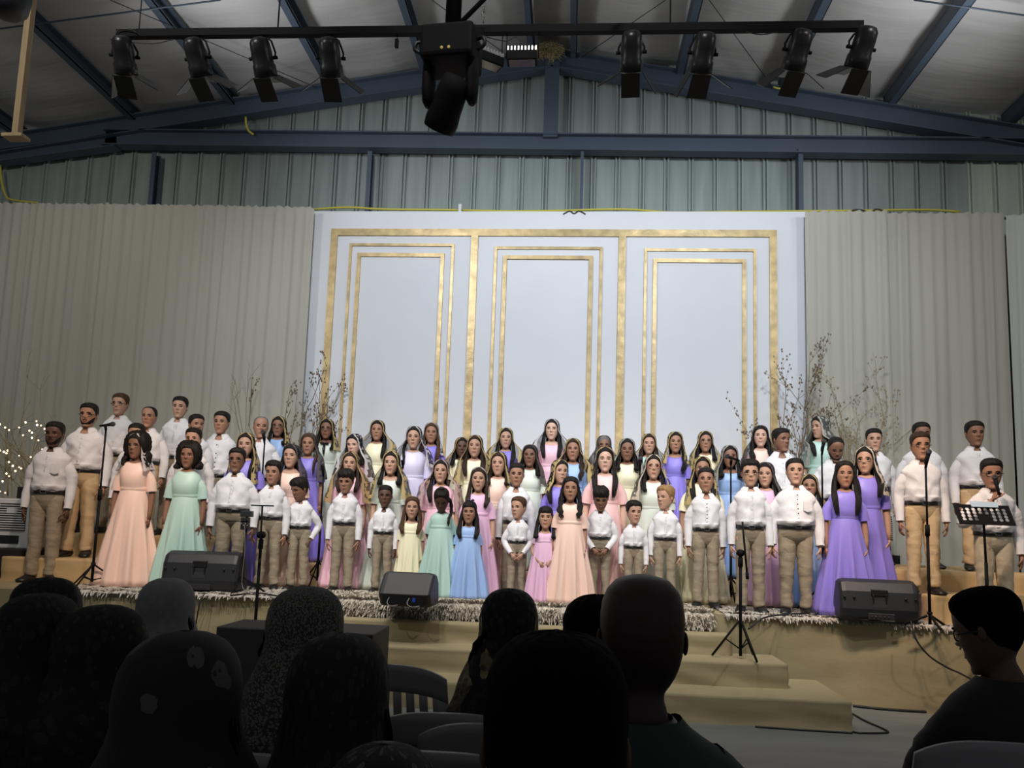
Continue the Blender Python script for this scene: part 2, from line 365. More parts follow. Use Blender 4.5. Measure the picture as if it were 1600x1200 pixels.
def build_person(sp):
    """sp: dict of look and pose; returns the root empty"""
    H, kind, sk = sp['H'], sp['kind'], sp['skin']
    rs = random.Random(sp['id']*77+5); rr = lambda a=1.0: rs.uniform(-a, a)
    f = Fig(H, kind, sp.get('fat', 1.0), radians(sp.get('yaw', 0)), radians(sp.get('pitch', 0)))
    seated = sp.get('seated')
    root = empty('person', sp['loc'], sp.get('rz', 0.0), sp['label'], 'person', sp.get('group'))
    dz = sp.get('dz', 0.0)              # seated people: the figure is lowered so that the hips reach the seat
    hs = f.hs; fem = kind in 'wg'
    # ---------------- body: head, neck, trunk, arms, hands, legs
    b = MB(); nseg = 44; th = THF(nseg)
    zz = [1.0, .992, .975, .95, .915, .87, .82, .77, .72, .67, .63, .60, .575, .55, .525, .505, .485, .465, .445, .42, .40, .38, .36, .34, .31, .28, .25, .235, .22, .205, .19, .165, .14, .11, .08, .05, .02, -.01, -.04, -.08, -.14, -.2, -.28]
    V = []
    for z in zz:
        P = head_s(th, z); P[:, :2] *= (1+((.12 if kind == 'm' else 0)+(f.fat-1)*.8)*smooth(.10, -.12, P[:, 2]))[:, None]; V.append(f.head(P, f.wz(P)))
    T = rings(torso_rows(f, .50*H, -.004), nseg, th=th)
    V = np.concatenate([np.array(V), T]); b.grid(V, True, 0, True, True)
    face = lambda t, z: float(head_s(t, z)[1])
    for sd in (-1, 1):       # ears, eyes, brows
        e = MB(); e.ball((0, 0, 0), 1, 8, 6)
        P = np.concatenate(e.v)*np.array([.022, .055, .095]); P[:, 0] += sd*(.345-.006); P[:, 1] += .03; P[:, 2] += .46
        P[:, 0] += sd*.15*P[:, 1]*(P[:, 1] > 0)
        b.add(f.head(P), e.f, 0)
        tt = sd*.42; ye = float(head_s(sd*.36, .49)[1])
        for r, mi, q, sc in ((.056, 3, .024, (1.15, .7, .52)), (.0275, 4, -.014, (1, .6, 1.0))):
            if sp.get('closed'): continue
            e = MB(); e.ball((0, 0, 0), r, 8, 6, 0, sc); P = np.concatenate(e.v)
            P += np.array([sd*.132+ (sp.get('gaze', 0)*.012 if mi == 4 else 0), ye+q, .487 if mi == 3 else .488]); b.add(f.head(P), e.f, mi)
        xs = np.linspace(-1, 1, 7)
        lid = np.array([(sd*.132+t*.066, ye-.018+.030*t*t, .487+((.025*(1-t*t)) if not sp.get('closed') else -.012*(1-t*t))) for t in xs])
        b.tube(f.head(lid), [.008*hs, .013*hs, .016*hs, .016*hs, .016*hs, .013*hs, .008*hs], 5, 2)
        br = np.array([(sd*(.135+t*.078), float(head_s(sd*(.36+t*.22), .575)[1])-.002, .575+.012*(1-t*t)+.004*(-sd*t if sd < 0 else t)*-1) for t in xs])
        wv = (.015 if fem else .021)
        b.tube(f.head(br), np.array([.5, .9, 1, 1, 1, .8, .4])*wv*hs, 5, 2)
    xs = np.linspace(-1, 1, 9); ym = float(head_s(0, .21)[1])
    op = sp.get('open', 0.0); wm = .092 if not sp.get('smile') else .115
    for q, r, s_ in ((.221+op*.5, .015, 1), (.192-op*.5, .019, -1)):
        up = .012 if sp.get('smile') else -.002
        L_ = np.array([(t*wm, float(head_s(t*.26, .21)[1])-.006+.008*t*t, q+up*t*t) for t in xs])
        b.tube(f.head(L_), np.array([.2, .6, .9, 1, .92, 1, .9, .6, .2])*r*hs, 6, 1)
    if op:
        e = MB(); e.ball((0, ym-.002, .207), .03, 8, 5, 0, (1.6, .3, .8)); b.add(f.head(np.concatenate(e.v)), e.f, 2)
    poses = sp.get('pose', 'side'); poses = (poses, poses) if isinstance(poses, str) else poses
    arms = {}
    for sd, ps in zip((-1, 1), poses):
        S, E_, W_, d, n = arm_path(f, sd, ps); arms[sd] = (S, E_, W_, d, n)
        P = spline([S+np.array([-sd*.02*H, 0, -.006*H]), (S*.5+E_*.5)+np.array([sd*.002*H, 0, 0]), E_, W_], 12)
        kf = 1+(f.fat-1)*1.2
        R = np.interp(np.linspace(0, 1, 12), [0, .25, .62, .75, 1], [.018*H*kf, .027*H*kf, .020*H*kf, .021*H*kf, .0135*H*kf])
        b.tube(P, R, 10)
        if ps != 'pocket': add_hand(b, f, W_, d, n, sd, {'clasp': 1.0, 'mic': 1.7, 'side': .55}.get(ps, .6)*(1+rr(.25)))
        else: add_hand(b, f, W_, d, n, sd, .3, .8)
    legw = .050*H*(1+.5*(f.fat-1))
    def leg_pts(sd):
        if seated: return spline([(sd*legw, .0, .50*H), (sd*legw*1.3, -.10*H, .475*H), (sd*legw*1.7, -.24*H, .475*H), (sd*legw*1.8, -.25*H, .30*H+0*dz), (sd*legw*1.9, -.24*H, dz+.06)], 14)
        return spline([(sd*legw, 0, .50*H), (sd*legw*1.05, -.004*H, .28*H), (sd*legw*1.15, .008*H, .05*H)], 9)
    for sd in (-1, 1):
        P = leg_pts(sd); R = np.linspace(.050*H, .022*H, len(P)); b.tube(P, R, 9)
        if not fem: continue
        foot = [P[-1]+np.array([0, .01, 0]), P[-1]+np.array([0, -.015*H, -.018*H]), P[-1]+np.array([sd*.004*H, -.075*H, -.026*H])]
        b.tube(foot, [.022*H, .024*H, .016*H], 8, squash=(1, .8))
    for i in range(len(b.v)): b.v[i] = b.v[i]-np.array([0, 0, dz])
    hc = sp.get('hair', 'black')
    white = mat('eye_white', (.62, .60, .57), .3); iris = mat('eye_iris_brown', (.018, .009, .005), .15)
    b.build('body', [skin(sk), lips(sk), hairm(hc if hc != 'grey' else 'brown'), white, iris], root)
    def sub(mb):
        for i in range(len(mb.v)): mb.v[i] = mb.v[i]-np.array([0, 0, dz])
        return mb
    # ---------------- clothes
    if fem:
        dm = dressm(sp['dress']) if isinstance(sp['dress'], str) else sp['dress']
        d_ = MB(); rows = torso_rows(f, f.zw-.002, .006, top=f.zs+.005*H)
        rows.append((f.zw-.012*H, rows[-1][1]*1.0, rows[-1][2]*1.0, rows[-1][3]))
        Vt = rings(rows, 36, drop=.010*H); cb = MB()
        inn = Vt[0].copy(); inn[:, 0] *= .9; inn[:, 1] *= .9; inn[:, 2] -= .012
        d_.grid(np.concatenate([[inn], Vt]), True, 0)
        for sd in (-1, 1):
            S, E_, W_, dd, n = arms[sd]; kf = 1+(f.fat-1)*1.2
            P = spline([S+np.array([-sd*.030*H, 0, .010*H]), S*.6+E_*.4+np.array([sd*.006*H, 0, 0]), S*.12+E_*.88], 9)
            if sp.get('sleeve') == 'short': P = P[:6]
            R = np.interp(np.linspace(0, 1, len(P)), [0, .25, .6, .97, 1], [.029*H*kf, .032*H*kf, .032*H*kf, .0345*H*kf, .034*H*kf])
            d_.tube(P, R, 14, caps=False, wr=(.003, 9, 14, sp['id']))
        dr = sub(d_).build('dress', dm, root)
        wb = MB(); z0 = f.zw; rx, a, bb = rows[-1][1:]
        wb.grid(rings([(z0+.016*H, rx*1.00, a*.99, bb*1.02), (z0+.014*H, rx*1.03, a*1.02, bb*1.03), (z0-.014*H, rx*1.05, a*1.04, bb*1.05), (z0-.016*H, rx*1.02, a*1.0, bb*1.02)], 36), True)
        sub(wb).build('waistband', dm, dr)
        sk_ = MB(); n = 110; t_ = np.linspace(0, 2*pi, n, endpoint=False); V = []
        hem = sp.get('hem', .172)*H; ph = rr(3); nf = rs.choice((10, 11, 12)); zl = np.concatenate([np.linspace(0, .2, 5), np.linspace(.28, 1, 12)])
        for u in zl:
            z = (f.zw-.012*H)*(1-u)+.012*u
            if seated: 
                z = (f.zw-.012*H)*(1-u)+(.44*H)*u
            base = 0.0
            R_ = rx*1.06+(hem-rx*1.06)*(u**.82)
            Ry = a*1.05+(hem*.80-a*1.05)*(u**.80)
            A = .15*smooth(.03, .8, u)
            w1 = np.cos(nf*t_+ph+.5*np.sin(2*t_+ph)+.35*u); w2 = np.cos((nf*2+1)*t_+ph*2.3)
            fold = 1+A*(np.sign(w1)*np.abs(w1)**.8)+A*.28*w2
            V.append(np.stack([R_*fold*np.sin(t_), -Ry*fold*np.cos(t_), z+.006*H*u*w1], -1))
        inn = V[-1].copy(); inn[:, :2] *= .97; V.append(inn)
        sk_.grid(np.array(V), True); sub(sk_).build('skirt', dm, dr)
    else:
        sm = sp.get('top') or SHIRT(); s_ = MB(); loose = .006*H
        rows = torso_rows(f, .56*H, .008, top=f.zs+.017*H, loose=loose)
        zb = f.zw
        rows = [r for r in rows if r[0] > zb+.02*H]
        lr = rows[-1]
        rows += [(zb+.038*H, lr[1]*1.02, lr[2]*1.06, lr[3]*1.04), (zb+.022*H, lr[1]*1.00, lr[2]*1.02, lr[3]), (zb+.008*H, lr[1]*.94, lr[2]*.93, lr[3]*.95)]
        Vt = rings(rows, 40, drop=.034*H)
        ang = np.linspace(0, 2*pi, 40, endpoint=False)
        for i, r in enumerate(rows):
            if r[0] < f.zs-.08*H:
                w_ = .006*H*float(smooth(f.zs-.08*H, zb, r[0]) if False else 1)*(0.6+abs(sin(i*1.7)))
                Vt[i][:, 1] += w_*.5*np.sin(5*ang+i*1.3+sp['id']); Vt[i][:, 0] *= 1+.012*np.sin(3*ang+i*2.1)
        zi = np.linspace(0, len(Vt)-1, 34); Vt = np.array([Vt[int(q)]*(1-(q-int(q)))+Vt[min(int(q)+1, len(Vt)-1)]*(q-int(q)) for q in zi])
        Vt = wrinkle(Vt, .011*H/1.5, 6, 10, sp['id']*1.7, lambda p: float(smooth(f.zs-.01*H, f.zs-.09*H, p[2])*smooth(zb-.002*H, zb+.03*H, p[2])))
        s_.grid(Vt, True)
        for sd, ps in zip((-1, 1), poses):
            S, E_, W_, dd, n = arms[sd]; kf = 1+(f.fat-1)*1.1
            if sp.get('sleeve') == 'short':
                P = spline([S+np.array([-sd*.014*H, 0, .004*H]), S*.55+E_*.45, S*.1+E_*.9], 8); R = np.full(8, .038*H*kf)
            else:
                P = spline([S+np.array([-sd*.030*H, 0, .010*H]), S*.5+E_*.5+np.array([sd*.005*H, 0, 0]), E_, W_+(E_-W_)*.06], 22)
                R = np.interp(np.linspace(0, 1, 22), [0, .15, .5, .7, .88, .93, .95, 1], [.030*H*kf, .035*H*kf, .033*H*kf, .029*H*kf, .026*H*kf, .0215*H*kf, .022*H*kf, .0215*H*kf])
                for i in range(4, 19): R[i] *= 1+.03*sin(i*2.4+sp['id']+sd)
            s_.tube(P, R, 16, caps=False, wr=(.0055*H/1.5, 11, 24, sp['id']*2.3+sd))
        sh = sub(s_).build('shirt', sm, root)
        if not sp.get('plain'):
            c_ = MB(); tc = np.linspace(radians(17), 2*pi-radians(17), 30); fr = np.cos(tc); V = []
            for (z, q, dr) in ((f.zs+.016*H, .040, .008), (f.zs+.024*H, .043, .010), (f.zs+.002*H, .060, .026), (f.zs-.012*H, .070, .036)):
                rx = q*H*1.0+.004; a = (q*.86)*H; zf = z-dr*H*np.maximum(0, fr)**3
                pt = np.maximum(0, fr)**10*(.018*H if q > .05 else 0)
                V.append(np.stack([rx*np.sin(tc)+np.sign(np.sin(tc))*pt*.9, np.where(fr > 0, -a, .052*H+q*.2*H)*fr*np.sign(fr)-pt*.3, zf-pt*.55], -1))
            c_.grid(np.array(V), False); 
            o = sub(c_).build('collar', sm, sh); md = o.modifiers.new('solid', 'SOLIDIFY'); md.thickness = .004
            # placket with buttons
            p_ = MB(); zs_ = [rows[2][0]-.020*H]+[r[0] for r in rows[3:-2]]
            ys = [-(r[2]) for r in rows[2:-2]]; P = []
            for z, y in zip(zs_, ys): P.append([(-.010*H, y-.001, z), (-.010*H, y-.006, z), (.010*H, y-.006, z), (.010*H, y-.001, z)])
            p_.grid(P, False, 0)
            dk = sp.get('buttons')
            for k in range(6):
                z = zs_[0]+(zs_[-1]-zs_[0])*(k+.4)/6; y = np.interp(-z, [-q for q in zs_], ys)
                p_.ball((0, y-.008, z), .0055*H/1.5*(1.25 if dk else 1), 6, 4, 1, (1, .4, 1))
            for i in range(len(p_.v)): pass
            sub(p_).build('placket', [sm, mat('dark_button', (.01, .01, .012), .3) if dk else mat('white_button', (.6, .6, .6), .3)], sh)
        # trousers
        tr = MB(); z0 = zb
        rx, a, bb = lr[1]*.93, lr[2]*.90, lr[3]*.95
        km = sp.get('pants') or KHAKI()
        tr.grid(rings([(z0+.004*H, rx*.97, a*.96, bb*.98), (z0-.018*H, rx*1.02, a*.98, bb*1.03), (z0-.038*H, max(rx*1.01, .088*H), a*.92, .068*H*f.fat), (z0-.058*H, max(rx*1.0, .089*H), a*.84, .068*H*f.fat), (z0-.080*H, max(rx*.97, .089*H), a*.74, .062*H), (z0-.105*H, .085*H, .042*H, .05*H), (z0-.12*H, .05*H, .02*H, .03*H)], 32), True, 0, True, True)
        for sd in (-1, 1):
            P = leg_pts(sd)
            if not seated:
                P = spline([(sd*legw*.92, -.002*H, z0-.025*H), (sd*legw*1.02, -.004*H, .28*H), (sd*legw*1.15, .004*H, .044*H)], 34)
                kf = 1+(f.fat-1)*.8
                R = np.interp(np.linspace(0, 1, 34), [0, .15, .5, .8, 1], [.048*H*kf, .048*H*kf, .039*H*kf, .035*H, .037*H])
                t_ = np.linspace(0, 1, 34)
                R = R*(1+.045*smooth(.72, .95, t_)*np.sin(t_*75+sp['id'])+.02*np.exp(-((t_-.5)/.12)**2)*np.sin(t_*60+sd))
                P[:, 0] += .004*H*np.sin(t_*22+sd+sp['id'])*smooth(.4, 1, t_)
                V = tr.tube(P, R, 20, caps=True, squash=(1, 1.12), wr=(.0050*H/1.5, 8, 13, sp['id']*3.1+sd))
            else:
                tr.tube(P, np.linspace(.062*H, .040*H, len(P)), 12)
        tob = sub(tr).build('trousers', km, root)
        if not seated:
            be = MB(); be.grid(rings([(z0+.014*H, rx*1.02, a*1.02, bb*1.02), (z0+.014*H, rx*1.06, a*1.05, bb*1.06), (z0-.012*H, rx*1.07, a*1.06, bb*1.07), (z0-.012*H, rx*1.02, a*1.02, bb*1.02)], 36), True)
            beo = be.build('belt', BLACK(), root)
            bu = MB(); yy = -a*1.06
            for (l, h_) in (((-.018*H, -.010*H), (.018*H, -.007*H)), ((-.018*H, .007*H), (.018*H, .010*H)), ((-.018*H, -.007*H), (-.014*H, .007*H)), ((.014*H, -.007*H), (.018*H, .007*H))):
                bu.box((l[0], yy-.007, z0+l[1]), (h_[0], yy-.001, z0+h_[1]))
            bu.build('buckle', mat('dull_steel', (.35, .34, .32), .3, 1.0), beo)
        for sd in (-1, 1):
            P = leg_pts(sd)[-1]; s2 = MB(); x0, y0 = P[0], P[1]; zf = (dz if seated else 0)
            rows2 = []
            for y, w_, h_ in ((.034, .024, .045), (.018, .031, .056), (-.02, .031, .054), (-.055, .034, .036), (-.088, .031, .027), (-.106, .018, .016)):
                V2 = [(x0+sd*(-y)*.22*H+w_*H*cos(q), y0+y*H, zf+max(0.0, h_*H*(.5+.5*sin(q)))+.002) for q in np.linspace(0, 2*pi, 10, endpoint=False)]
                rows2.append(V2)
            s2.grid(rows2, True, 0, True, True); sub(s2).build('shoe', BLACK(), root)
    # ---------------- hair
    style = sp.get('style', 'short'); hm = hairm(hc); nh = 60; tH = np.linspace(-pi, pi, nh, endpoint=False)
    at = np.abs(tH)
    def cap(zh, thick, name='hair', wav=0.0, lump=0.0):
        h = MB(); V = []; rows_ = 14
        for i in range(rows_):
            s0 = i/(rows_-1); z = zh+(1-zh)*cos(s0*pi/2)
            P = head_s(tH, z); c = np.array([0, .02, .55]); D = P-c; L_ = np.linalg.norm(D, axis=-1, keepdims=True)
            o = thick(z, at)*(1-s0**7)+.005
            if lump: o = o*(1+lump*np.sin(tH*9+z*21+sp['id'])*np.sin(z*17+tH*4))
            P = P+D/L_*o[:, None]; V.append(f.head(P, f.wz(P)))
        h.grid(np.array(V), True, 0, True); return h
    if style == 'short':
        fr = sp.get('hairline', .80)
        zh = np.interp(at, [0, .5, .85, 1.2, 1.45, 1.62, 2.0, pi], [fr, fr-.01, fr-.06, .60, .44, .50, .28, .10])
        h = cap(zh, lambda z, a: .012+sp.get('vol', .05)*smooth(.55, .92, z), lump=.15)
        sub(h).build('hair', hm, root)
    elif style == 'mop':      # boys with a fringe
        fr = sp.get('hairline', .72)
        zh = np.interp(at, [0, .5, .85, 1.2, 1.45, 1.62, 2.0, pi], [fr, fr+.01, fr-.04, .56, .42, .46, .22, .08])+.012*np.sin(tH*13)
        h = cap(zh, lambda z, a: .022+sp.get('vol', .065)*smooth(.45, .9, z), lump=.3)
        sub(h).build('hair', hm, root)
    elif style == 'balding':
        zh = np.interp(at, [0, .7, 1.15, 1.45, 1.62, 2.0, pi], [.93, .88, .66, .46, .50, .28, .10])
        sub(cap(zh, lambda z, a: .010+.006*smooth(.5, .9, z))).build('hair', hm, root)
    elif style == 'curly':
        zh = np.interp(at, [0, .5, .9, 1.25, pi], [.80, .78, .5, -.05, -.1])
        h = MB(); V = []
        for i in range(18):
            s0 = i/17; z = zh+(1-zh)*cos(s0*pi/2); P = head_s(tH, np.maximum(z, .15)); P[:, 2] = np.where(z < .15, z, P[:, 2])
            c = np.array([0, .05, .45]); D = P-c; L_ = np.linalg.norm(D, axis=-1, keepdims=True)
            o = (.05+.13*smooth(.5, 1.3, at))*(1-s0**9)+.006; o = o*(1+.28*np.sin(tH*17+z*31)*np.sin(z*27+tH*7+2))
            P = P+D/L_*o[:, None]; V.append(f.head(P, f.wz(P)))
        h.grid(np.array(V), True, 0, True)
        if sp.get('len'):
            for sd in (-1, 1):
                for k in range(3):
                    a0 = sp['len']
                    Q = spline([(sd*.36, -.02+.08*k, .45), (sd*(.44+.03*k), -.04+.1*k, .05), (sd*.46, -.2+.16*k, a0*.6), (sd*.42, -.26+.2*k, a0)], 12)
                    Q[:, 0] += .03*np.sin(np.arange(12)*1.9+k); h.tube(f.head(Q, f.wz(Q)), np.interp(np.linspace(0, 1, 12), [0, .3, .8, 1], [.06, .12, .09, .03])*hs, 8)
        sub(h).build('hair', hm, root)
    elif style in ('long', 'tied', 'bun'):
        fr = sp.get('hairline', .82)
        zh = np.interp(at, [0, .35, .75, 1.05, 1.35, 1.7, pi], [fr, fr-.02, .70, .52, .34, .22, .06])
        h = cap(zh, lambda z, a: .024+.03*smooth(.5, .95, z), lump=.1)
        ln = sp.get('len', -1.05 if kind == 'w' else -.85)
        if style == 'long':
            tb = np.linspace(radians(78), 2*pi-radians(78), 40); V = []
            for i in range(16):
                u = i/15; z = .62+(ln-.62)*u
                zc_ = max(z, .1); P = head_s(tb, zc_); 
                k = smooth(.45, -.2, z); 
                rx = np.abs(np.sin(tb)); 
                P[:, 0] = P[:, 0]*(1.10+.16*k-.10*smooth(-.4, -1.2, z)); P[:, 1] = P[:, 1]*1.08+.05*k+.10*smooth(0, -.5, z)
                P[:, 2] = z
                P[:, :2] *= (1+.035*np.sin(tb*23+u*3+sp['id']))[:, None]
                V.append(f.head(P, f.wz(P)))
            h.grid(np.array(V), False)
            V2 = [v*1.0 for v in V[::-1]]
            fl = sp.get('locks', 'LR'); yf = (-.50 if kind == 'w' else -.40)*max(1, f.fat)
            for sd, key in ((-1, 'L'), (1, 'R')):
                if key not in fl: continue
                for k in range(3):
                    Q = spline([(sd*.31, -.10+.06*k, .66), (sd*(.37+.01*k), -.08+.06*k, .25), (sd*(.41+.02*k), -.16+.05*k, -.15), (sd*(.40+.05*k), yf*.82, -.5), (sd*(.34+.06*k), yf, min(ln, -.55)*.8), (sd*(.32+.05*k), yf, ln)], 18)
                    if sp.get('wavy'): Q[:, 0] += .035*np.sin(np.arange(18)*1.3+k*2)
                    h.tube(f.head(Q, f.wz(Q)), np.interp(np.linspace(0, 1, 18), [0, .2, .55, 1], [.05, .085, .085, .015])*hs, 8, squash=(1, .8))
        elif style == 'tied':    # side braid or ponytail in front of one shoulder
            sd = sp.get('tail', 1)
            Q = spline([(sd*.20, .34, .55), (sd*.42, .18, .20), (sd*.46, -.12, -.15), (sd*.40, -.42, -.45), (sd*.38, -.44, ln)], 22)
            R = np.interp(np.linspace(0, 1, 22), [0, .2, .9, 1], [.08, .085, .06, .02])*hs*(1+.18*np.sin(np.arange(22)*2.1))
            h.tube(f.head(Q, f.wz(Q)), R, 8)
        if style == 'bun' or sp.get('topknot'):
            e = MB(); e.ball((0, .02, 1.06), .13, 10, 7, 0, (1.2, 1, .7)); h.add(f.head(np.concatenate(e.v)), e.f, 0)
        sub(h).build('hair', hm, root)
    # ---------------- beard
    if sp.get('beard'):
        bd = MB(); V = []; tb = np.linspace(-radians(78), radians(78), 31); full = sp['beard'] == 'full'
        for i in range(9):
            u = i/8; zt = np.interp(np.abs(tb), [0, .28, .5, 1.36], [.150, .155, .20, .42]); zb_ = np.interp(np.abs(tb), [0, 1.36], [-.02, .16])
            z = zt+(zb_-zt)*u; P = head_s(tb, z); o = (.018 if full else .013)*sin(pi*(.1+.8*u)); P[:, 0] *= 1+o*1.5; P[:, 1] -= o; V.append(f.head(P))
        bd.grid(np.array(V), False)
        mu = np.array([(t*.10, float(head_s(t*.28, .25)[1])-.004, .262-.030*t*t) for t in np.linspace(-1, 1, 9)])
        bd.tube(f.head(mu), np.array([.3, .8, 1, 1, .8, 1, 1, .8, .3])*.016*hs, 6)
        sub(bd).build('beard', hairm('black'), root)
    # ---------------- glasses
    if sp.get('glasses'):
        g = MB(); ye = float(head_s(0.40, .49)[1])-.055; gm = mat('glasses_frame_thin', (.05, .04, .035), .3, 1.0) if sp['glasses'] == 'thin' else GLAS()
        if sp['glasses'] == 'red': gm = mat('glasses_frame_red', (.25, .02, .02), .3)
        r = .008 if sp['glasses'] != 'thin' else .005
        for sd in (-1, 1):
            c = [(sd*.142+.098*np.sign(cos(q))*abs(cos(q))**.8, ye+.012*abs(cos(q)), .485+.070*np.sign(sin(q))*abs(sin(q))**.8) for q in np.linspace(0, 2*pi, 17)]
            g.tube(f.head(c), r*hs*1.4, 5)
            g.tube(f.head([(sd*.24, ye+.01, .50), (sd*.345, ye+.10, .505), (sd*.355, .03, .50)]), r*hs*1.2, 5)
        g.tube(f.head([(-.045, ye, .50), (0, ye-.012, .51), (.045, ye, .50)]), r*hs*1.2, 5)
        go = sub(g).build('glasses', gm, root)
    # ---------------- veil
    if sp.get('veil'):
        vk = sp['veil']; v = MB(); ve = sp.get('vlen', -1.1); wide = sp.get('wide', 0.5); wide = wide*1.1+.10 if ve < -.65 and not seated else wide; nu = 64; nv = 34; V = []; UV = []
        op_ = sp.get('opening', .88)
        for j in range(nv):
            t = j/(nv-1)
            z = 1.0-.03*t*8 if False else None
            # z runs over the skull first, then straight down
            if t < .38: z = .50+.50*cos(t/.38*pi/2)
            else: z = .50+(ve-.50)*(t-.38)/.62
            if z > -.1: zo = np.interp(z, [-.1, .3, .6, .8, .92, .97, 1.0], [60, 66, 62, 50, 26, 14, 8])
            else: zo = np.interp(z, [-1.5, -.8, -.1], [44, 46, 60])
            zo = radians(max(6.0, zo*op_)) if op_ > 0 else radians(1)
            u = np.linspace(0, 1, nu); th_ = zo+u*(2*pi-2*zo)
            zs_ = max(z, .45); P = head_s(th_, zs_)
            lift = .068+.01*smooth(.9, .4, z)
            C0 = np.array([0, .03, .5]); D = P-C0; D[:, 2] *= (1 if z > .5 else 0); L_ = np.linalg.norm(D, axis=-1, keepdims=True)+1e-9
            P = P+D/L_*lift
            if z < .5:
                k1 = float(smooth(.5, -.38, z)); k2 = float(smooth(-.3, ve, z)) if ve < -.35 else 0.0
                fx = 1+k1*(.35+1.25*wide)+k2*(.15+.45*wide); fyf = 1+k1*.16+k2*.10; fyb = 1+k1*.15+k2*.18
                bx = np.where(np.abs(P[:, 1]) >= 0, 1, 1)
                P[:, 0] *= fx; P[:, 1] = np.where(P[:, 1] < 0, P[:, 1]*(fyf+.28*k1), P[:, 1]*(fyb+.2*k1))
                A = .030*(k1+k2); wv = np.sin(th_*8+sp['id'])+.5*np.sin(th_*19+2)
                P[:, 0] *= 1+A*wv; P[:, 1] *= 1+A*wv
                P[:, 2] = z - .10*k2*np.sin(th_*3+sp['id'])*.6
            if sp.get('ruffle'): P[:, :2] *= (1+.07*np.sin(th_*15+z*9)*smooth(.9, .3, z)*np.sin(z*11+th_*4))[:, None]
            V.append(f.head(P, f.wz(P))); UV.append(np.stack([u, np.full(nu, t)], -1))
        v.grid(np.array(V), False, 0, uv=np.array(UV)); sub(v).build('veil', veilm(vk), root)
    if sp.get('bow'):
        w_ = MB(); 
        for sd in (-1, 1): w_.tube(f.head([(0.05, -.05, 1.05), (.05+sd*.10, -.06, 1.10), (.05+sd*.18, -.05, 1.07)]), [.02*hs, .06*hs, .04*hs], 8, squash=(1, .5))
        sub(w_).build('hair_bow', mat('bow_dark_blue', (.02, .03, .09), .5), root)
    if sp.get('watch'):
        S, E_, W_, dd, n = arms[-1]; w_ = MB(); w_.tube([W_+(E_-W_)*.06, W_-(E_-W_)*.02], .022*H, 12); sub(w_).build('wristwatch', BLACK(), root)
    if sp.get('necktie'):
        w_ = MB(); y = -(.080*H); w_.tube([(0, -.055*H, f.zs-.012*H), (0, -.088*H, f.zs-.06*H), (.004, -.094*H, f.zs-.11*H)], [.008*H, .012*H, .006*H], 6)
        for sd in (-1, 1): w_.tube([(0, -.062*H, f.zs-.018*H), (sd*.022*H, -.066*H, f.zs-.010*H), (sd*.034*H, -.064*H, f.zs-.020*H)], [.005*H, .013*H, .006*H], 6)
        w_.build('neck_bow', BLACK(), root)
    root['f'] = 0; del root['f']
    return root, f, arms
# ------------------------------------------------------------------ the hall
def st(o): o['kind'] = 'structure'; return o
STAGE_Z, T1, T2 = 0.75, 1.0, 1.25
CLOTH = lambda: mat('tan_stage_cloth', s2l((158, 147, 114)), 0.85, bump=0.55, bscale=2.2, stretch=(1, 1, 2.2), var=.06, vscale=2)
CLOTH2 = lambda: mat('tan_riser_cloth', s2l((196, 168, 122)), 0.85, bump=0.5, bscale=3.0, stretch=(1, 1, 2.0), var=.05, vscale=2)
STEEL = lambda: mat('blue_grey_steel', s2l((66, 78, 92)), 0.5, bump=.06, bscale=8, var=.08, vscale=2)

b = MB(); b.box((-11, -1.0, -.1), (11, 12.0, 0))
st(b.build('floor', mat('polished_concrete', s2l((118, 122, 120)), 0.45, bump=.06, bscale=5, var=.16, vscale=1.3, stretch=(.7, 2.5, 1))))
# back wall of ribbed sheet metal, gable shaped
RZ = lambda x: 9.10-(.150*(-.45-x) if x < -.45 else .178*(x+.45))
def wall_strip(b, x0, x1, y=11.6, z0=0.0):
    """one sheet with a raised double seam at its left side"""
    prof = [(0, 0), (.012, -.05), (.032, -.05), (.040, -.012), (.056, -.012), (.064, -.05), (.084, -.05), (.096, 0)]
    w = x1-x0; xs = [x0+p[0] for p in prof]+[x0+.17, x1]; ys = [y+p[1] for p in prof]+[y, y]
    V = [[(x, yy, z0) for x, yy in zip(xs, ys)], [(x, yy, RZ(x)+.05) for x, yy in zip(xs, ys)]]
    b.grid(V, False, 0, smooth=False)
wb_ = MB(); x = -10.4
while x < 5.70: wall_strip(wb_, x, x+.378); x += .378
xsplit = x
st(wb_.build('wall_back', mat('green_grey_sheet_metal', s2l((138, 148, 143)), 0.45, bump=.12, bscale=3, stretch=(3, 3, .25), var=.14, vscale=3, spec=.5)))
wb2 = MB()
while x < 10.4: wall_strip(wb2, x, x+.378); x += .378
st(wb2.build('wall_back_panel', mat('pale_translucent_sheet', s2l((176, 186, 172)), 0.45, bump=.12, bscale=3, stretch=(3, 3, .25), var=.1, vscale=3)))
# roof: two pitched planes of sagging foil insulation above the purlins
PX_ = [-9.2, -7.27, -5.62, -4.0, -2.47, -.78, -.12, 1.54, 3.10, 4.67, 6.38, 8.1]
def roof(name, xa, xb):
    nx, ny = 90, 90; V = []
    for i in range(ny+1):
        y = -1+12.7*i/ny; row = []
        for j in range(nx+1):
            x_ = xa+(xb-xa)*j/nx; k = np.interp(x_, PX_, range(len(PX_))); sag = .10*abs(sin(pi*k))**.7
            wv = .035*noise.noise((x_*1.1, y*.9, 1.3))+.012*sin(y*7+3*noise.noise((x_*.6, y*.3, 0)))
            row.append((x_, y, RZ(x_)+.10-sag+wv))
        V.append(row)
    b = MB(); b.grid(V, False); return st(b.build(name, mat('foil_roof_insulation', s2l((176, 175, 174)), 0.55, bump=.5, bscale=2.4, stretch=(.5, 3.5, 1), var=.07, vscale=1.2)))
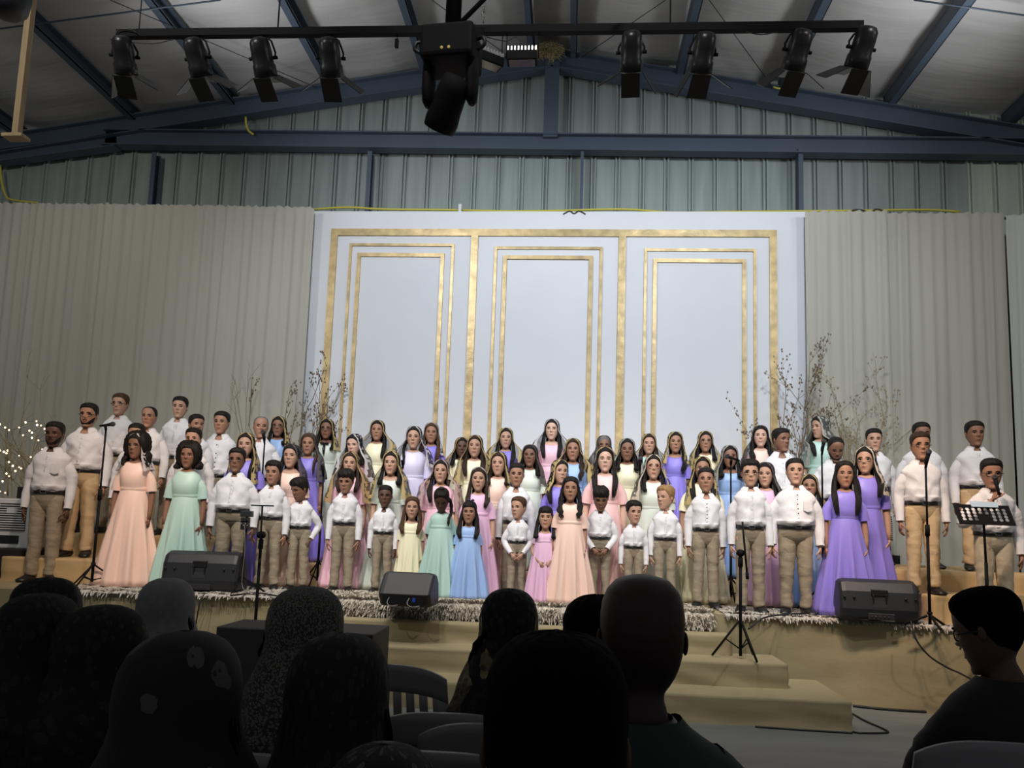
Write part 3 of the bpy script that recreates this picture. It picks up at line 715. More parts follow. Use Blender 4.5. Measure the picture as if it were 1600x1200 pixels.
roof('ceiling_left', -10.4, -.45); roof('ceiling_right', -.45, 10.4)
def tagT(o, l, c, g=None): return tag(o, l, c, g)
PL = ['outermost dark steel roof purlin at the far left, beside the hanging timber', 'dark steel roof purlin second from the left edge, ending left of the lamp bar end',
      'dark steel roof purlin passing behind the two leftmost bar lamps', 'dark steel roof purlin passing behind the fourth lamp from the left',
      'dark steel roof purlin just left of the big moving head light', 'narrow steel purlin on the left side of the roof ridge', 'narrow steel purlin on the right side of the roof ridge, above the nest',
      'dark steel roof purlin behind the first two lamps right of the ridge', 'dark steel roof purlin behind the lamp with the bright lens', 'dark steel roof purlin right of the bar\'s right end', 'rightmost dark steel roof purlin by the right edge', 'hidden']
for i, x_ in enumerate(PX_[:-1]):
    z = RZ(x_)-.10; w = .10 if i in (5, 6) else .115
    b = MB(); b.box((x_-w/2, -.8, z-.10), (x_-w/2+.02, 11.45, z+.10)); b.box((x_-w/2, -.8, z-.11), (x_+w/2, 11.45, z-.095)); b.box((x_-w/2, -.8, z+.095), (x_+w/2, 11.45, z+.11))
    b.box((x_+w/2-.012, -.8, z-.11), (x_+w/2, 11.45, z-.07))
    tagT(b.build('roof_purlin', STEEL()), PL[i], 'roof beam', 'steel purlins under the roof')
# gable truss
def ibeam(b, p, q, h, d=.20, fl=.02):
    p = np.array(p, float); q = np.array(q, float)
    b.bar(p, q, .03, h-.02); 
    dd = (q-p)/np.linalg.norm(q-p); n = np.cross(dd, (0, -1, 0)); n /= np.linalg.norm(n); 
    for s_ in (-1, 1): b.bar(p+n*s_*(h/2-.01), q+n*s_*(h/2-.01), d, fl)
tr = empty('gable_truss', (0, 11.35, 7.0), 0, 'blue grey steel gable truss spanning the hall above the white panel', 'roof truss')
def tpart(name, fn):
    b = MB(); fn(b); 
    for i in range(len(b.v)): b.v[i] = b.v[i]-np.array([0, 11.35, 7.0])
    return b.build(name, STEEL(), tr)
Y = 11.35
tpart('rafter', lambda b: ibeam(b, (-10.4, Y, 7.30), (-.45, Y, 8.80), .30))
tpart('rafter', lambda b: ibeam(b, (-.45, Y, 8.80), (8.2, Y, 7.16), .30))
tpart('bottom_chord', lambda b: ibeam(b, (-7.7, Y, 7.55), (7.6, Y, 7.28), .27))
tpart('bottom_chord', lambda b: ibeam(b, (-10.4, Y, 7.12), (-7.5, Y, 7.50), .22))
tpart('king_post', lambda b: b.box((-.56, Y-.08, 7.5), (-.34, Y+.08, 8.75)))
for i, (px, lab) in enumerate(((240, 'above the left curtain'), (577, 'above the left part of the white panel'), (909, 'above the middle of the white panel'), (1250, 'above the right end of the white panel'))):
    x_ = aty(px, 280, Y)[0]; w = (.07, .07, .05, .07)[i]
    b = MB(); b.box((x_-w/2, Y-.04, 0), (x_-w/2+.012, Y+.1, 7.3)); b.box((x_-w/2, Y-.05, 0), (x_+w/2, Y-.035, 7.3)); b.box((x_-w/2, Y+.09, 0), (x_+w/2, Y+.105, 7.3))
    tagT(b.build('wall_post', STEEL()), 'slim blue grey steel wall post '+lab, 'post', 'slim steel posts on the back wall')
# sag rods and cables under the roof
def on_roof(px, py, d=.22):
    dr = ray(px, py); best = None
    for s_ in (-1, 1):
        m = .150 if s_ < 0 else -.178
        # z = 9.10 + m*(x+.45) - d
        t = (9.10-d+m*.45-CAM_H)/(dr[2]-m*dr[0]) if abs(dr[2]-m*dr[0]) > 1e-6 else None
        if t and t > 0:
            p = CAMP+dr*t
            if (p[0]+.45)*s_ >= -0.01: best = p
    return best
def wire(name, pts, r, m, label, cat, group=None, seg=5, n=None):
    b = MB(); P = np.array(pts, float)
    if n: P = spline(P, n)
    b.tube(P, r, seg); o = b.build(name, m); return tag(o, label, cat, group)
CAB = mat('steel_cable', (.02, .02, .022), .5)
for pa, pb, r, lab in (((0, 45), (345, 0), .012, 'thin blue strut crossing the roof at the upper left'), ((172, 0), (495, 137), .006, 'thin bracing cable slanting down behind the four left lamps'),
                       ((675, 0), (800, 92), .006, 'thin bracing cable right of the moving head light, down to the finned floodlight'), ((1040, 0), (908, 90), .006, 'thin bracing cable rising from the ridge nest to the right'),
                       ((1108, 0), (1206, 134), .006, 'thin bracing cable crossing the bar between the second and third right lamps'), ((1428, 0), (1600, 24), .012, 'thin strut crossing the roof at the upper right corner')):
    a_, c_ = on_roof(*pa), on_roof(*pb)
    if a_ is None or c_ is None: continue
    wire('bracing_cable', [a_, c_], r, STEEL() if r > .01 else CAB, lab, 'cable', 'roof bracing cables')
# ------------------------------------------------------------------ stage
poly = [(-9.5, 6.95), (-5.4, 7.02), (-2.9, 7.30), (1.5, 7.42), (2.62, 7.42), (3.12, 7.20), (3.5, 6.80), (4.3, 6.42), (6.0, 6.1), (9.5, 6.0), (9.5, 11.5), (-9.5, 11.5)]
pl = []
for i in range(9):
    a_, c_ = poly[i], poly[i+1]; k = max(2, int((c_[0]-a_[0])/.12))
    pl += [(a_[0]+(c_[0]-a_[0])*j/k, a_[1]+(c_[1]-a_[1])*j/k) for j in range(k)]
pl.append(poly[9])
b = MB(); V = []
for u in np.linspace(0, 1, 14):
    V.append([(x_, y_-.02*u-.022*u*(1-u)*4*noise.noise((x_*1.3+u*2, u*2.5, 3))-.012*sin(x_*4.2+6*u*noise.noise((x_*.3, 2, 1)))*u*(1-u)*4, .75*(1-u)) for x_, y_ in pl])
b.grid(V[::-1], False)
b.add([(x_, y_, .75) for x_, y_ in pl]+[(9.5, 11.5, .75), (-9.5, 11.5, .75)], [tuple(range(len(pl)+2))], 0, False)
tag(b.build('stage', CLOTH()), 'large raised stage with its front draped in tan cloth', 'stage')
def draped(name, lo, hi, m, label, cat, group=None, amp=.010):
    """a box platform under stretched cloth: rounded edges and shallow folds on the faces"""
    b = MB(); x0, y0, z0 = lo; x1, y1, z1 = hi; r = .018
    path = []; n = max(6, int((x1-x0)/.10)); m_ = max(3, int((y1-y0)/.12))
    for i in range(m_+1): path.append((x0, y1+(y0+r-y1)*i/m_, -1, 0))
    for i in range(n+1): path.append((x0+r+(x1-x0-2*r)*i/n, y0, 0, -1))
    for i in range(m_+1): path.append((x1, y0+r+(y1-y0-r)*i/m_, 1, 0))
    V = []
    for u in (0, .15, .3, .45, .6, .75, .88, .96, 1.0):
        z = z0+(z1-z0)*u; row = []
        for (px, py, nx_, ny_) in path:
            k = amp*(1-u)**.5*(1 if u < .97 else 0)*(noise.noise((px*2.5+u*2.2, py*2.5, u*3+z1*7))*1.8+.5*sin(px*9+u*5+z1*20))
            o = (-r*.6 if u == 1.0 else 0)+k+(.006 if u == 0 else 0)
            row.append((px+nx_*o, py+ny_*o, z))
        V.append(row)
    b.grid(V, False)
    # top, closed
    b.add(V[-1], [tuple(range(len(V[-1])))], 0, False)
    return tag(b.build(name, m), label, cat, group)
draped('stage_step', (-3.25, 6.40, 0), (2.24, 7.27, .22), CLOTH(), 'widest and lowest cloth covered step, standing on the concrete floor', 'step', 'cloth covered steps up to the stage')
draped('stage_step', (-2.95, 6.78, .22), (1.86, 7.28, .42), CLOTH(), 'middle cloth covered step, between the lowest and the topmost', 'step', 'cloth covered steps up to the stage')
draped('stage_step', (-2.72, 7.12, .42), (1.46, 7.29, .60), CLOTH(), 'topmost and narrowest cloth covered step, right under the shaggy rug', 'step', 'cloth covered steps up to the stage')
C2 = CLOTH2()
draped('riser_platform', (-4.15, 8.80, .75), (3.0, 9.36, T1), C2, 'long cloth covered riser right behind the children and front women', 'platform', 'choir risers')
draped('riser_platform', (-4.15, 9.36, .75), (3.0, 10.4, T2), C2, 'rear cloth covered riser under the topmost row of women', 'platform', 'choir risers')
draped('riser_platform', (-6.05, 7.86, .75), (-4.16, 8.62, T1), C2, 'low riser at the left under the bearded man with glasses', 'platform', 'choir risers')
draped('riser_platform', (-6.05, 8.62, .75), (-4.16, 9.9, T2), C2, 'upper riser at the left under the tall man with round glasses', 'platform', 'choir risers')
draped('riser_platform', (3.27, 7.30, .75), (4.95, 8.0, T1), C2, 'low riser at the right under the man in orange lit trousers', 'platform', 'choir risers')
draped('riser_platform', (3.02, 8.0, .75), (4.62, 9.6, T1+.2), C2, 'upper riser at the right under the tall dark skinned man', 'platform', 'choir risers')
# ------------------------------------------------------------------ white panel with gold frames
PY = 11.0
c0, c1 = aty(485, 330, PY), aty(1260, 335, PY)
PNL = mat('white_panel_paint', (.70, .71, .73), .7, bump=.08, bscale=1.5, var=.03, vscale=1.0)
GOLD = mat('brushed_gold_foil', (.50, .37, .18), .42, metal=.35, bump=.35, bscale=7, stretch=(1, 1, 1), var=.28, vscale=6)
b = MB(); b.box((c0[0], PY, .75), (c1[0], PY+.12, c0[2]))
pan = empty('backdrop_panel', (0, PY, .75), 0, 'tall white backdrop panel with three gold framed fields', 'backdrop')
def ppart(b, name, m, par=None):
    for i in range(len(b.v)): b.v[i] = b.v[i]-np.array([0, PY, .75])
    return b.build(name, m, par or pan)
ppart(b, 'board', PNL)
def gframe(x0, x1, zt, w, t=.03, z0=.9, wt=None):
    """three mitred strips: left, top, right (the bottom is down behind the choir)"""
    b = MB(); y0, y1 = PY-t, PY; wt = wt or w
    def strip(q):
        V = [(x, y0, z) for x, z in q]+[(x, y1, z) for x, z in q]
        b.add(V, [(0, 1, 2, 3), (7, 6, 5, 4), (0, 4, 5, 1), (1, 5, 6, 2), (2, 6, 7, 3), (3, 7, 4, 0)], 0, False)
    strip([(x0, z0), (x0+w, z0), (x0+w, zt-wt), (x0, zt)]); strip([(x1-w, z0), (x1, z0), (x1, zt), (x1-w, zt-wt)]); strip([(x0+w, zt-wt), (x1-w, zt-wt), (x1, zt), (x0, zt)])
    return b
FY = PY-.03
X = lambda px, py=380: aty(px, py, FY)[0]
Zt = lambda px, py: aty(px, py, FY)[2]
ox0, ox1, oz = X(517, 365), X(1214, 365), Zt(860, 358)
ppart(gframe(ox0, ox1, oz, .105), 'gold_frame', GOLD)
for px in (741.5, 972.5):
    b = MB(); x_ = X(px, 380); b.box((x_-.052, PY-.029, .9), (x_+.052, PY, oz-.10)); ppart(b, 'gold_post', GOLD)
for (l, r_, t) in ((546, 710, 380), (773, 942, 385), (1007, 1182, 388)):
    ppart(gframe(X(l), X(r_), Zt((l+r_)/2, t), .040, .025), 'gold_frame', GOLD)
for (l, r_, t) in ((559, 695, 395), (787, 927, 399), (1021, 1166, 404)):
    ppart(gframe(X(l), X(r_), Zt((l+r_)/2, t), .056, .028), 'gold_frame', GOLD)
# ------------------------------------------------------------------ curtains
CUR = mat('sheer_grey_curtain', s2l((176, 173, 160)), .85, bump=.12, bscale=30, stretch=(1, 1, .1), sheen=.2)
def curtain(x0, x1, z0a, z1a, y0, label, seed, lean=0.0, m=None):
    n = int((x1-x0)*34); V = []; rnd = random.Random(seed)
    ph = np.cumsum([rnd.uniform(.35, 1.25) for _ in range(n+1)]); ph2 = np.cumsum([rnd.uniform(.1, .5) for _ in range(n+1)])
    amp = np.array([.6+.6*noise.noise((i*.07, seed, 0)) for i in range(n+1)])
    for u in np.concatenate([[0, .004, .012, .03], np.linspace(.06, 1, 14)]):
        row = []
        for i in range(n+1):
            x_ = x0+(x1-x0)*i/n; zt = z0a+(z1a-z0a)*i/n
            pin = 1.0 if u > .02 else (.5 if u else .9)
            f1 = (1-.55*u)*np.sin(ph[i]*1.5)*.036+np.sin(ph[i]*.62+.6*sin(u*3+seed))*.040*(.45+.55*u)+np.sin(ph2[i])*.06*u
            row.append((x_+lean*u*(x_-x0)/(x1-x0)+.025*np.sin(ph[i]*.62)*u, y0+amp[i]*f1*pin, (zt+(.012*sin(ph[i]*2) if u == 0 else 0))*(1-u)+.76*u))
        V.append(row)
    b = MB(); b.grid(V, False); o = b.build('curtain', m or CUR)
    return tag(o, label, 'curtain', 'sheer backdrop curtains')
zl0, zl1 = aty(0, 320, 10.85)[2], aty(485, 326, 10.85)[2]; zr0, zr1 = aty(1262, 332, 10.85)[2], aty(1600, 332, 10.85)[2]
curtain(-10.0, -7.35, zl0+.05, zl0+.02, 10.86, 'sheer grey curtain at the far left edge', 3)
curtain(-7.38, aty(486, 400, 10.8)[0], zl0, zl1, 10.80, 'wide sheer grey curtain between the far left one and the white panel', 5)
curtain(aty(1259, 400, 10.8)[0], aty(1388, 400, 10.8)[0], zr0, zr0, 10.80, 'narrow sheer grey curtain touching the right side of the white panel', 9)
curtain(aty(1386, 400, 10.86)[0], aty(1572, 400, 10.86)[0], zr0, zr1, 10.86, 'sheer grey curtain behind the men on the right', 12)
curtain(aty(1574, 400, 10.95)[0], 9.5, zr1, zr1, 10.93, 'paler sheer curtain at the far right edge', 15, m=mat('pale_sheer_curtain', s2l((196, 198, 192)), .85, bump=.1, bscale=30, stretch=(1, 1, .1)))
# rail and cables along the top
b = MB(); b.tube([(-10, 10.98, zl0-.02), (c0[0], 10.98, zl1-.02)], .02, 8); tag(b.build('curtain_rail', mat('rail_grey', (.2, .2, .19), .5)), 'thin rail carrying the curtains left of the panel', 'rail')
b = MB(); b.tube([(c1[0], 11.0, zr0-.02), (9.5, 11.0, zr1-.02)], .02, 8); tag(b.build('curtain_rail', mat('rail_grey', (.2, .2, .19), .5)), 'thin rail carrying the curtains right of the panel', 'rail')
YEL = mat('yellow_conduit', s2l((190, 180, 70)), .5)
pts = [aty(px, py, 11.12) for px, py in ((490, 327), (545, 324), (600, 327), (700, 328), (800, 330), (880, 329), (975, 327), (1050, 332), (1130, 331), (1255, 330), (1340, 329), (1450, 328), (1500, 331))]
wire('yellow_conduit', pts, .018, YEL, 'yellow corrugated conduit lying along the top of the white panel', 'conduit', 'yellow conduits', 6, 60)
wire('yellow_conduit', [aty(px, py, 11.25) for px, py in ((0, 258), (2, 280), (8, 303), (18, 312), (60, 317))], .018, YEL, 'yellow conduit curling down at the left edge above the curtain', 'conduit', 'yellow conduits', 6, 20)
wire('yellow_conduit', [aty(px, py, 11.22) for px, py in ((384, 183), (385, 196), (389, 205), (396, 210))], .018, YEL, 'short yellow conduit hanging inside the left half of the truss', 'conduit', 'yellow conduits', 6, 12)
wire('yellow_conduit', [aty(px, py, 11.22) for px, py in ((1208, 136), (1222, 139), (1235, 138), (1247, 143))], .014, YEL, 'short yellow conduit lying on the right rafter', 'conduit', 'yellow conduits', 6, 12)
for k, (pp, lab) in enumerate(((((1320, 331), (1335, 324), (1350, 325), (1358, 331)), 'black cable loop lying on top of the right curtain, nearer the panel'), (((1360, 331), (1368, 323), (1382, 326), (1387, 332)), 'black cable loop lying on top of the right curtain, further from the panel'),
    (((880, 331), (890, 326), (897, 330), (905, 326), (915, 331)), 'tangled black cable end on the middle of the panel top'))):
    wire('cable_loop', [aty(px, py+1, 11.0)-np.array([0,0,.03]) for px, py in pp], .012, CAB, lab, 'cable', 'black cables on the backdrop top', 6, 16)
b = MB(); p = aty(719, 326, 11.06); b.box((p[0]-.025, 11.04, p[2]-.06), (p[0]+.025, 11.09, p[2]+.07)); tag(b.build('plug', mat('plug_white', (.6, .6, .6), .4), bevel=.006), 'small white plug standing on top of the panel', 'plug')
# ------------------------------------------------------------------ shaggy rugs
def rug(name, edge, y_back, label, hang, blades, mtl, dens_seed, h=.045):
    """edge: list of (x, y) along the rug's front; it lies on the stage and hangs a little over the edge"""
    xs = [e[0] for e in edge]; ys = [e[1] for e in edge]; x0, x1 = xs[0], xs[-1]; rnd = random.Random(dens_seed); b = MB()
    n = int((x1-x0)*22); V = []
    def P(x_, v):      # v 0 at the back, 1 at the stage edge, beyond 1 hanging down
        ye = np.interp(x_, xs, ys)
        if v <= 1: return np.array([x_, y_back+(ye-.01-y_back)*v, .757+.012*noise.noise((x_*6, v*5, dens_seed))])
        return np.array([x_, ye-.035-.01*noise.noise((x_*5, v, 2)), .757-(v-1)])
    vs = list(np.linspace(0, 1, 8))+([1+hang*.5, 1+hang] if hang else [])
    for v in vs: V.append([P(x0+(x1-x0)*j/n, v)+np.array([0, 0, .004]) for j in range(n+1)])
    b.grid(V, False)
    vt, ft = [], []
    for k in range(blades):
        v = rnd.random()**.6*(1+hang) if hang else rnd.random()
        x_ = rnd.uniform(x0, x1)+.02*rnd.uniform(-1, 1); p = P(min(max(x_, x0), x1), v); a = rnd.uniform(0, 2*pi); l = h*rnd.uniform(.6, 1.3)*(.55 if v < .93 else 1)
        d = np.array([cos(a)*.7, sin(a)*.7-.3, .8]) if v <= 1 else np.array([cos(a)*.6, -.9, -.5+.5*sin(a)])
        w = np.array([-sin(a), cos(a), 0])*.008; o = len(vt)
        vt += [p-w, p+w, p+d*l*.6+w*.9, p+d*l+np.array([0, -.008, -.01]), p+d*l*.6-w*.9]; ft.append((o, o+1, o+2, o+3, o+4))
    b.add(vt, ft, 0, True)
    return tag(b.build(name, mtl), label, 'rug', 'shaggy rugs on the stage edge')
RUG = mat('grey_beige_shag', s2l((200, 192, 178)), .95, var=.35, vscale=26)
RUG2 = mat('pale_shag', s2l((186, 180, 170)), .95, var=.3, vscale=20)
rug('shaggy_rug', [(-5.0, 7.06), (-4.2, 7.14), (-2.75, 7.30)], 8.2, 'thin pale shaggy rug at the left under the peach and mint gowns', .02, 6000, RUG2, 4, .03)
rug('shaggy_rug', [(-2.70, 7.31), (-1.5, 7.34), (0, 7.38), (1.35, 7.41)], 8.3, 'thick grey beige shaggy rug in the middle, hanging over the stage edge above the steps', .12, 22000, RUG, 7, .055)
rug('shaggy_rug', [(1.45, 7.42), (2.62, 7.42), (3.12, 7.20), (3.48, 6.83)], 8.1, 'thin pale shaggy rug at the right under the purple gowns and the floor monitor', .03, 7000, RUG2, 9, .03)
# ------------------------------------------------------------------ stage equipment
BM = BLKM(); BP = BLKP()
def rel(b, loc):
    for i in range(len(b.v)): b.v[i] = b.v[i]-np.array(loc)
    return b
def monitor(px, py, z, w, label, back=True, rz=0.0, h=.36):
    """wedge floor monitor; back=True shows the rounded rear with its handle"""
    p = atz(px, py, z); root = empty('floor_monitor', (p[0], p[1]+.16, z), rz, label, 'loudspeaker', 'floor monitors on the stage edge')
    hw = w/2; V = []
    if back: prof = [(-.13, 0.01), (-.17, .05), (-.185, .12), (-.165, h*.72), (-.12, h*.93), (-.04, h), (.05, h*.98), (.16, h*.55), (.20, .04), (.19, 0.0)]
    else: prof = [(-.10, 0.0), (-.17, h*.34), (-.175, h*.38), (-.02, h*.97), (.0, h), (.10, h*.96), (.17, h*.70), (.20, .05), (.18, 0)]
    for x_, k in ((-hw, .86), (-hw+.02, .965), (-hw+.05, 1), (hw-.05, 1), (hw-.02, .965), (hw, .86)):
        V.append([(x_, y*k, (zz-h*.45)*k+h*.45) for y, zz in prof])
    b = MB(); b.grid(V, True, 0, True, True, smooth=False); b.build('cabinet', BP, root, bevel=.006)
    if back:
        b = MB(); b.box((-.07, -.18, h*.62), (.07, -.150, h*.78)); b.box((-.06, -.188, h*.44), (-.045, -.155, h*.66)); b.box((.045, -.188, h*.44), (.06, -.155, h*.66))
        b.build('handle', BLACK(), root, bevel=.006)
        b = MB(); b.box((-.062, -.1845, h*.36), (.062, -.172, h*.50)); b.build('label_plate', mat('monitor_grey_plate', (.035, .038, .042), .5), root)
        b = MB(); b.box((-.10, -.182, .03), (.12, -.166, .085))
        for k in range(5): b.cyl((-.07+.035*k, -.19, .055), (-.07+.035*k, -.175, .055), .009)
        b.build('connector_panel', mat('connector_dark', (.05, .05, .055), .35, .5), root, bevel=.003)
        for sd in (-1, 1):
            for q in (.24, .33): 
                b = MB(); b.cyl((sd*q*w*1.35, -.190, h*.58), (sd*q*w*1.35, -.16, h*.58), .010); b.build('screw', BLACK(), root)
    else:
        b = MB(); b.box((-hw*.8, -.165, .02), (hw*.8, -.125, .10)); b.build('connector_panel', BLACK(), root)
        for x_, r_ in ((-.10, .03), (.09, .035)):
            b = MB(); b.tube(spline([(x_-r_, -.155, .09), (x_-r_*1.3, -.20, .04), (x_, -.22, .012), (x_+r_*2, -.20, .02)], 14), .005, 6); b.build('cable', mat('grey_wire', (.2, .2, .2), .5), root)
        b = MB(); b.box((.085, -.175, .05), (.110, -.162, .085)); b.build('plug', mat('blue_plug', (.03, .08, .5), .4), root)
    return root
monitor(307, 926, .75, .74, 'black floor monitor at the left, in front of the mint gown', True, radians(6), .40)
monitor(632, 949, .75, .48, 'black wedge monitor in the middle of the stage edge with a blue plug', False, radians(-4), .30)
monitor(1379, 974, .75, .66, 'black floor monitor at the right, in front of the purple gowns', True, radians(-8), .38)

def tripod(b, z0, r=.26, h=.28, a0=0.5, n=3, flat=False):
    for k in range(n):
        a = a0+2*pi*k/n
        if flat: b.tube([(0, 0, .10), (r*cos(a)*.5, r*sin(a)*.5, .06), (r*cos(a), r*sin(a), .008)], .011, 6)
        else:
            b.tube([(0, 0, h), (r*cos(a), r*sin(a), .012)], .009, 6); b.tube([(0, 0, h*.30), (r*.5*cos(a), r*.5*sin(a), h*.5)], .006, 6)
def mic_stand(p, ztop, label, tilt=None, r=.26, h=.26, flat=False, a0=.5, clip=True, pole_r=.011):
    """straight stand: tripod base, pole, clutch, clip; p floor point"""
    root = empty('microphone_stand', p, 0, label, 'microphone stand', 'black microphone stands'); H_ = ztop-p[2]
    for k in range(3):
        a = a0+2*pi*k/3; b = MB()
        if flat: b.tube([(.02*cos(a), .02*sin(a), .10), (r*cos(a)*.6, r*sin(a)*.6, .05), (r*cos(a), r*sin(a), .010)], .011, 6)
        else: b.tube([(.015*cos(a), .015*sin(a), h), (r*cos(a), r*sin(a), .014)], .009, 6); b.tube([(0, 0, h*.32), (r*.52*cos(a), r*.52*sin(a), h*.50)], .006, 6)
        b.build('leg', BM, root)
    b = MB(); b.tube([(0, 0, h*.25), (0, 0, H_*.58)], pole_r*1.25, 8); b.tube([(0, 0, H_*.55), (0, 0, H_)], pole_r*.85, 8); b.build('pole', BM, root)
    b = MB(); b.cyl((0, 0, H_*.55), (0, 0, H_*.62), .021, .019); b.cyl((0, 0, h*.95), (0, 0, h*1.12), .022); b.build('clutch', BM, root)
    if clip:
        b = MB(); b.tube([(0, 0, H_-.005), (0, -.012, H_+.03), (0, -.03, H_+.042)], [.012, .014, .016], 8); b.build('clip', BM, root)
    return root
def microphone(p, d, label, parent=None):
    root = empty('microphone', p, 0, label, 'microphone', 'black vocal microphones')
    d = np.array(d, float); d /= np.linalg.norm(d)
    b = MB(); b.tube([-d*.10, -d*.02, d*.035], [.010, .014, .019], 10); b.build('handle', BM, root)
    b = MB(); b.ball(tuple(d*.058), .026, 12, 8); b.build('grille', mat('grey_mesh_grille', (.10, .10, .11), .35, .8, bump=.6, bscale=300), root)
    return root
def stand_at(px, pytop, Y_, z0, label, mlabel, **k):
    t = aty(px, pytop, Y_); p = (t[0], Y_, z0); mic_stand(p, t[2]-.03, label, **k)
    if mlabel: microphone((t[0], Y_-.04, t[2]+.01), (0.0, -.25, .5) if k.get('md') is None else k['md'], mlabel)
stand_at(166, 667, 7.50, .75, 'tripod microphone stand at the left between the bearded man with glasses and the peach gown', None, r=.30, h=.22, a0=2.7)
t = aty(166, 667, 7.50); microphone((t[0]+.03, 7.48, t[2]+.02), (1, -.2, .12), 'microphone lying level on the leftmost stand')
stand_at(414, 684, 8.72, .75, 'microphone stand between the young man with dark buttons and the bald man', 'microphone in front of the young man with dark buttons')
stand_at(506, 735, 8.62, .75, 'microphone stand in front of the woman with the black neck bow', 'microphone below the black neck bow')
stand_at(629, 722, 8.70, .75, 'microphone stand between the pale green and lavender gowns', None)
stand_at(1000, 726, 8.66, .75, 'microphone stand behind the smallest boy on the right', 'microphone beside the flowered black veil')
stand_at(1284, 700, 8.05, .75, 'microphone stand between the stout boy and the girl in purple', 'microphone in front of the man looking down')
stand_at(1446, 718, 7.0, .75, 'microphone stand in front of the man in orange lit trousers', 'microphone below the chin of the man in orange lit trousers', r=.20, h=.12, flat=True)
stand_at(1142, 722, 8.62, .75, 'microphone stand in front of the woman in light blue with a grey veil', None)
t = aty(1142, 716, 8.58); microphone((t[0], 8.54, t[2]), (-.9, -.3, .25), 'microphone held level before the woman in light blue')
# boom stands on the floor and on the steps
def boom(p, zc_, ends, label, r=.30, h=.34, a0=.3, bar=None):
    root = empty('microphone_stand', p, 0, label, 'microphone stand', 'black microphone stands'); b = None
    for k in range(3):
        a = a0+2*pi*k/3; b = MB(); b.tube([(.015*cos(a), .015*sin(a), h), (r*cos(a), r*sin(a), .014)], .010, 6); b.tube([(0, 0, h*.25), (r*.5*cos(a), r*.5*sin(a), h*.5)], .006, 6); b.build('leg', BM, root)
    H_ = zc_-p[2]
    b = MB(); b.tube([(0, 0, h*.08), (0, 0, H_)], .0145, 8); b.build('pole', BM, root)
    b = MB(); b.cyl((0, -.03, H_), (0, .03, H_), .032); b.cyl((0, 0, H_-.12), (0, 0, H_-.04), .022); b.build('clutch', BM, root)
    a_, c_ = [np.array(e)-np.array(p) for e in ends]
    b = MB(); b.tube([a_, c_], .009, 8); b.tube([c_+(a_-c_)*.0, c_+(a_-c_)*.12], .014, 8); b.build('boom', BM, root)
    if bar: 
        b = MB(); b.box((a_[0]-bar, a_[1]-.012, a_[2]-.006), (a_[0]+bar, a_[1]+.012, a_[2]+.006)); b.build('crossbar', BM, root)
    return root
Yb = 6.6; q = aty(400, 975, Yb); zf = 0.0
boom((aty(404, 900, Yb)[0], Yb, zf), aty(411, 836, Yb)[2], (aty(410, 790, Yb-.05), aty(405, 885, Yb-.03)), 'empty boom stand with a T shaped top, standing on the hall floor', r=.34, h=.55, a0=.4, bar=.10)
Yb = 6.98; pz = .42
boom((aty(1157, 940, Yb)[0], Yb, pz), aty(1159, 864, Yb)[2], (aty(1160, 815, Yb-.05), aty(1168, 905, Yb-.03)), 'boom stand on the middle step in front of the boy with round glasses', r=.24, h=.32, a0=.9)
# keyboard style stand at the left: music stand seen edge on
def music_stand(px, pyd, Y_, z0, w, h_, label, rz=0.0, holes=True, tilt=.5):
    t = aty(px, pyd, Y_); root = empty('music_stand', (t[0], Y_, z0), rz, label, 'music stand', 'black music stands'); H_ = t[2]-z0
    b = MB(); c, s = cos(tilt), sin(tilt)
    NX, NZ = 8, 4; mrg = .03; m_ = 0
    def pt(x_, v, o=0): return (x_, (v*s)+o, H_+v*c)
    if holes:  # perforated desk: a lattice of plates around round holes
        rr_ = .0165; cw, ch = (w-2*mrg)/NX, (h_-2*mrg)/NZ
        for i in range(NX):
            for j in range(NZ):
                cx_, cz_ = -w/2+mrg+cw*(i+.5), -h_/2+mrg+ch*(j+.5)
                solid = (i in (3, 4) and j in (0, 1))
                sq, ci = [], []
                for k in range(16):
                    a = 2*pi*k/16; m2 = max(abs(cos(a)), abs(sin(a)))
                    sq.append(pt(cx_+cw/2*cos(a)/m2, cz_+ch/2*sin(a)/m2)); r2 = .0005 if solid else rr_
                    ci.append(pt(cx_+r2*cos(a), cz_+r2*sin(a)))
                b.grid([sq, ci], True, 0, smooth=False)
        for (x0, x1, v0, v1) in ((-w/2, w/2, -h_/2, -h_/2+mrg), (-w/2, w/2, h_/2-mrg, h_/2), (-w/2, -w/2+mrg, -h_/2+mrg, h_/2-mrg), (w/2-mrg, w/2, -h_/2+mrg, h_/2-mrg)):
            b.add([pt(x0, v0), pt(x1, v0), pt(x1, v1), pt(x0, v1)], [(0, 1, 2, 3)], 0, False)
    else: b.add([pt(-w/2, -h_/2), pt(w/2, -h_/2), pt(w/2, h_/2), pt(-w/2, h_/2)], [(0, 1, 2, 3)], 0, False)
    o = b.build('desk', BM, root); md = o.modifiers.new('solid', 'SOLIDIFY'); md.thickness = .004
    b = MB(); b.add([pt(-w/2, h_*-.5), pt(w/2, h_*-.5), pt(w/2, -h_*.5, .05), pt(-w/2, -h_*.5, .05)], [(0, 1, 2, 3)], 0, False); o = b.build('ledge', BM, root); md = o.modifiers.new('solid', 'SOLIDIFY'); md.thickness = .004
    b = MB(); b.tube([(0, 0, .05), (0, 0, H_*.6)], .014, 8); b.tube([(0, 0, H_*.55), (0, .015, H_)], .010, 8); b.build('pole', BM, root)
    for k in range(3):
        a = .5+2*pi*k/3; b = MB(); b.tube([(0, 0, .14), (.24*cos(a), .24*sin(a), .012)], .010, 6); b.build('leg', BM, root)
    return root
music_stand(1538, 804, 6.64, .75, .46, .185, 'black perforated music stand in front of the man singing into a microphone', radians(4))
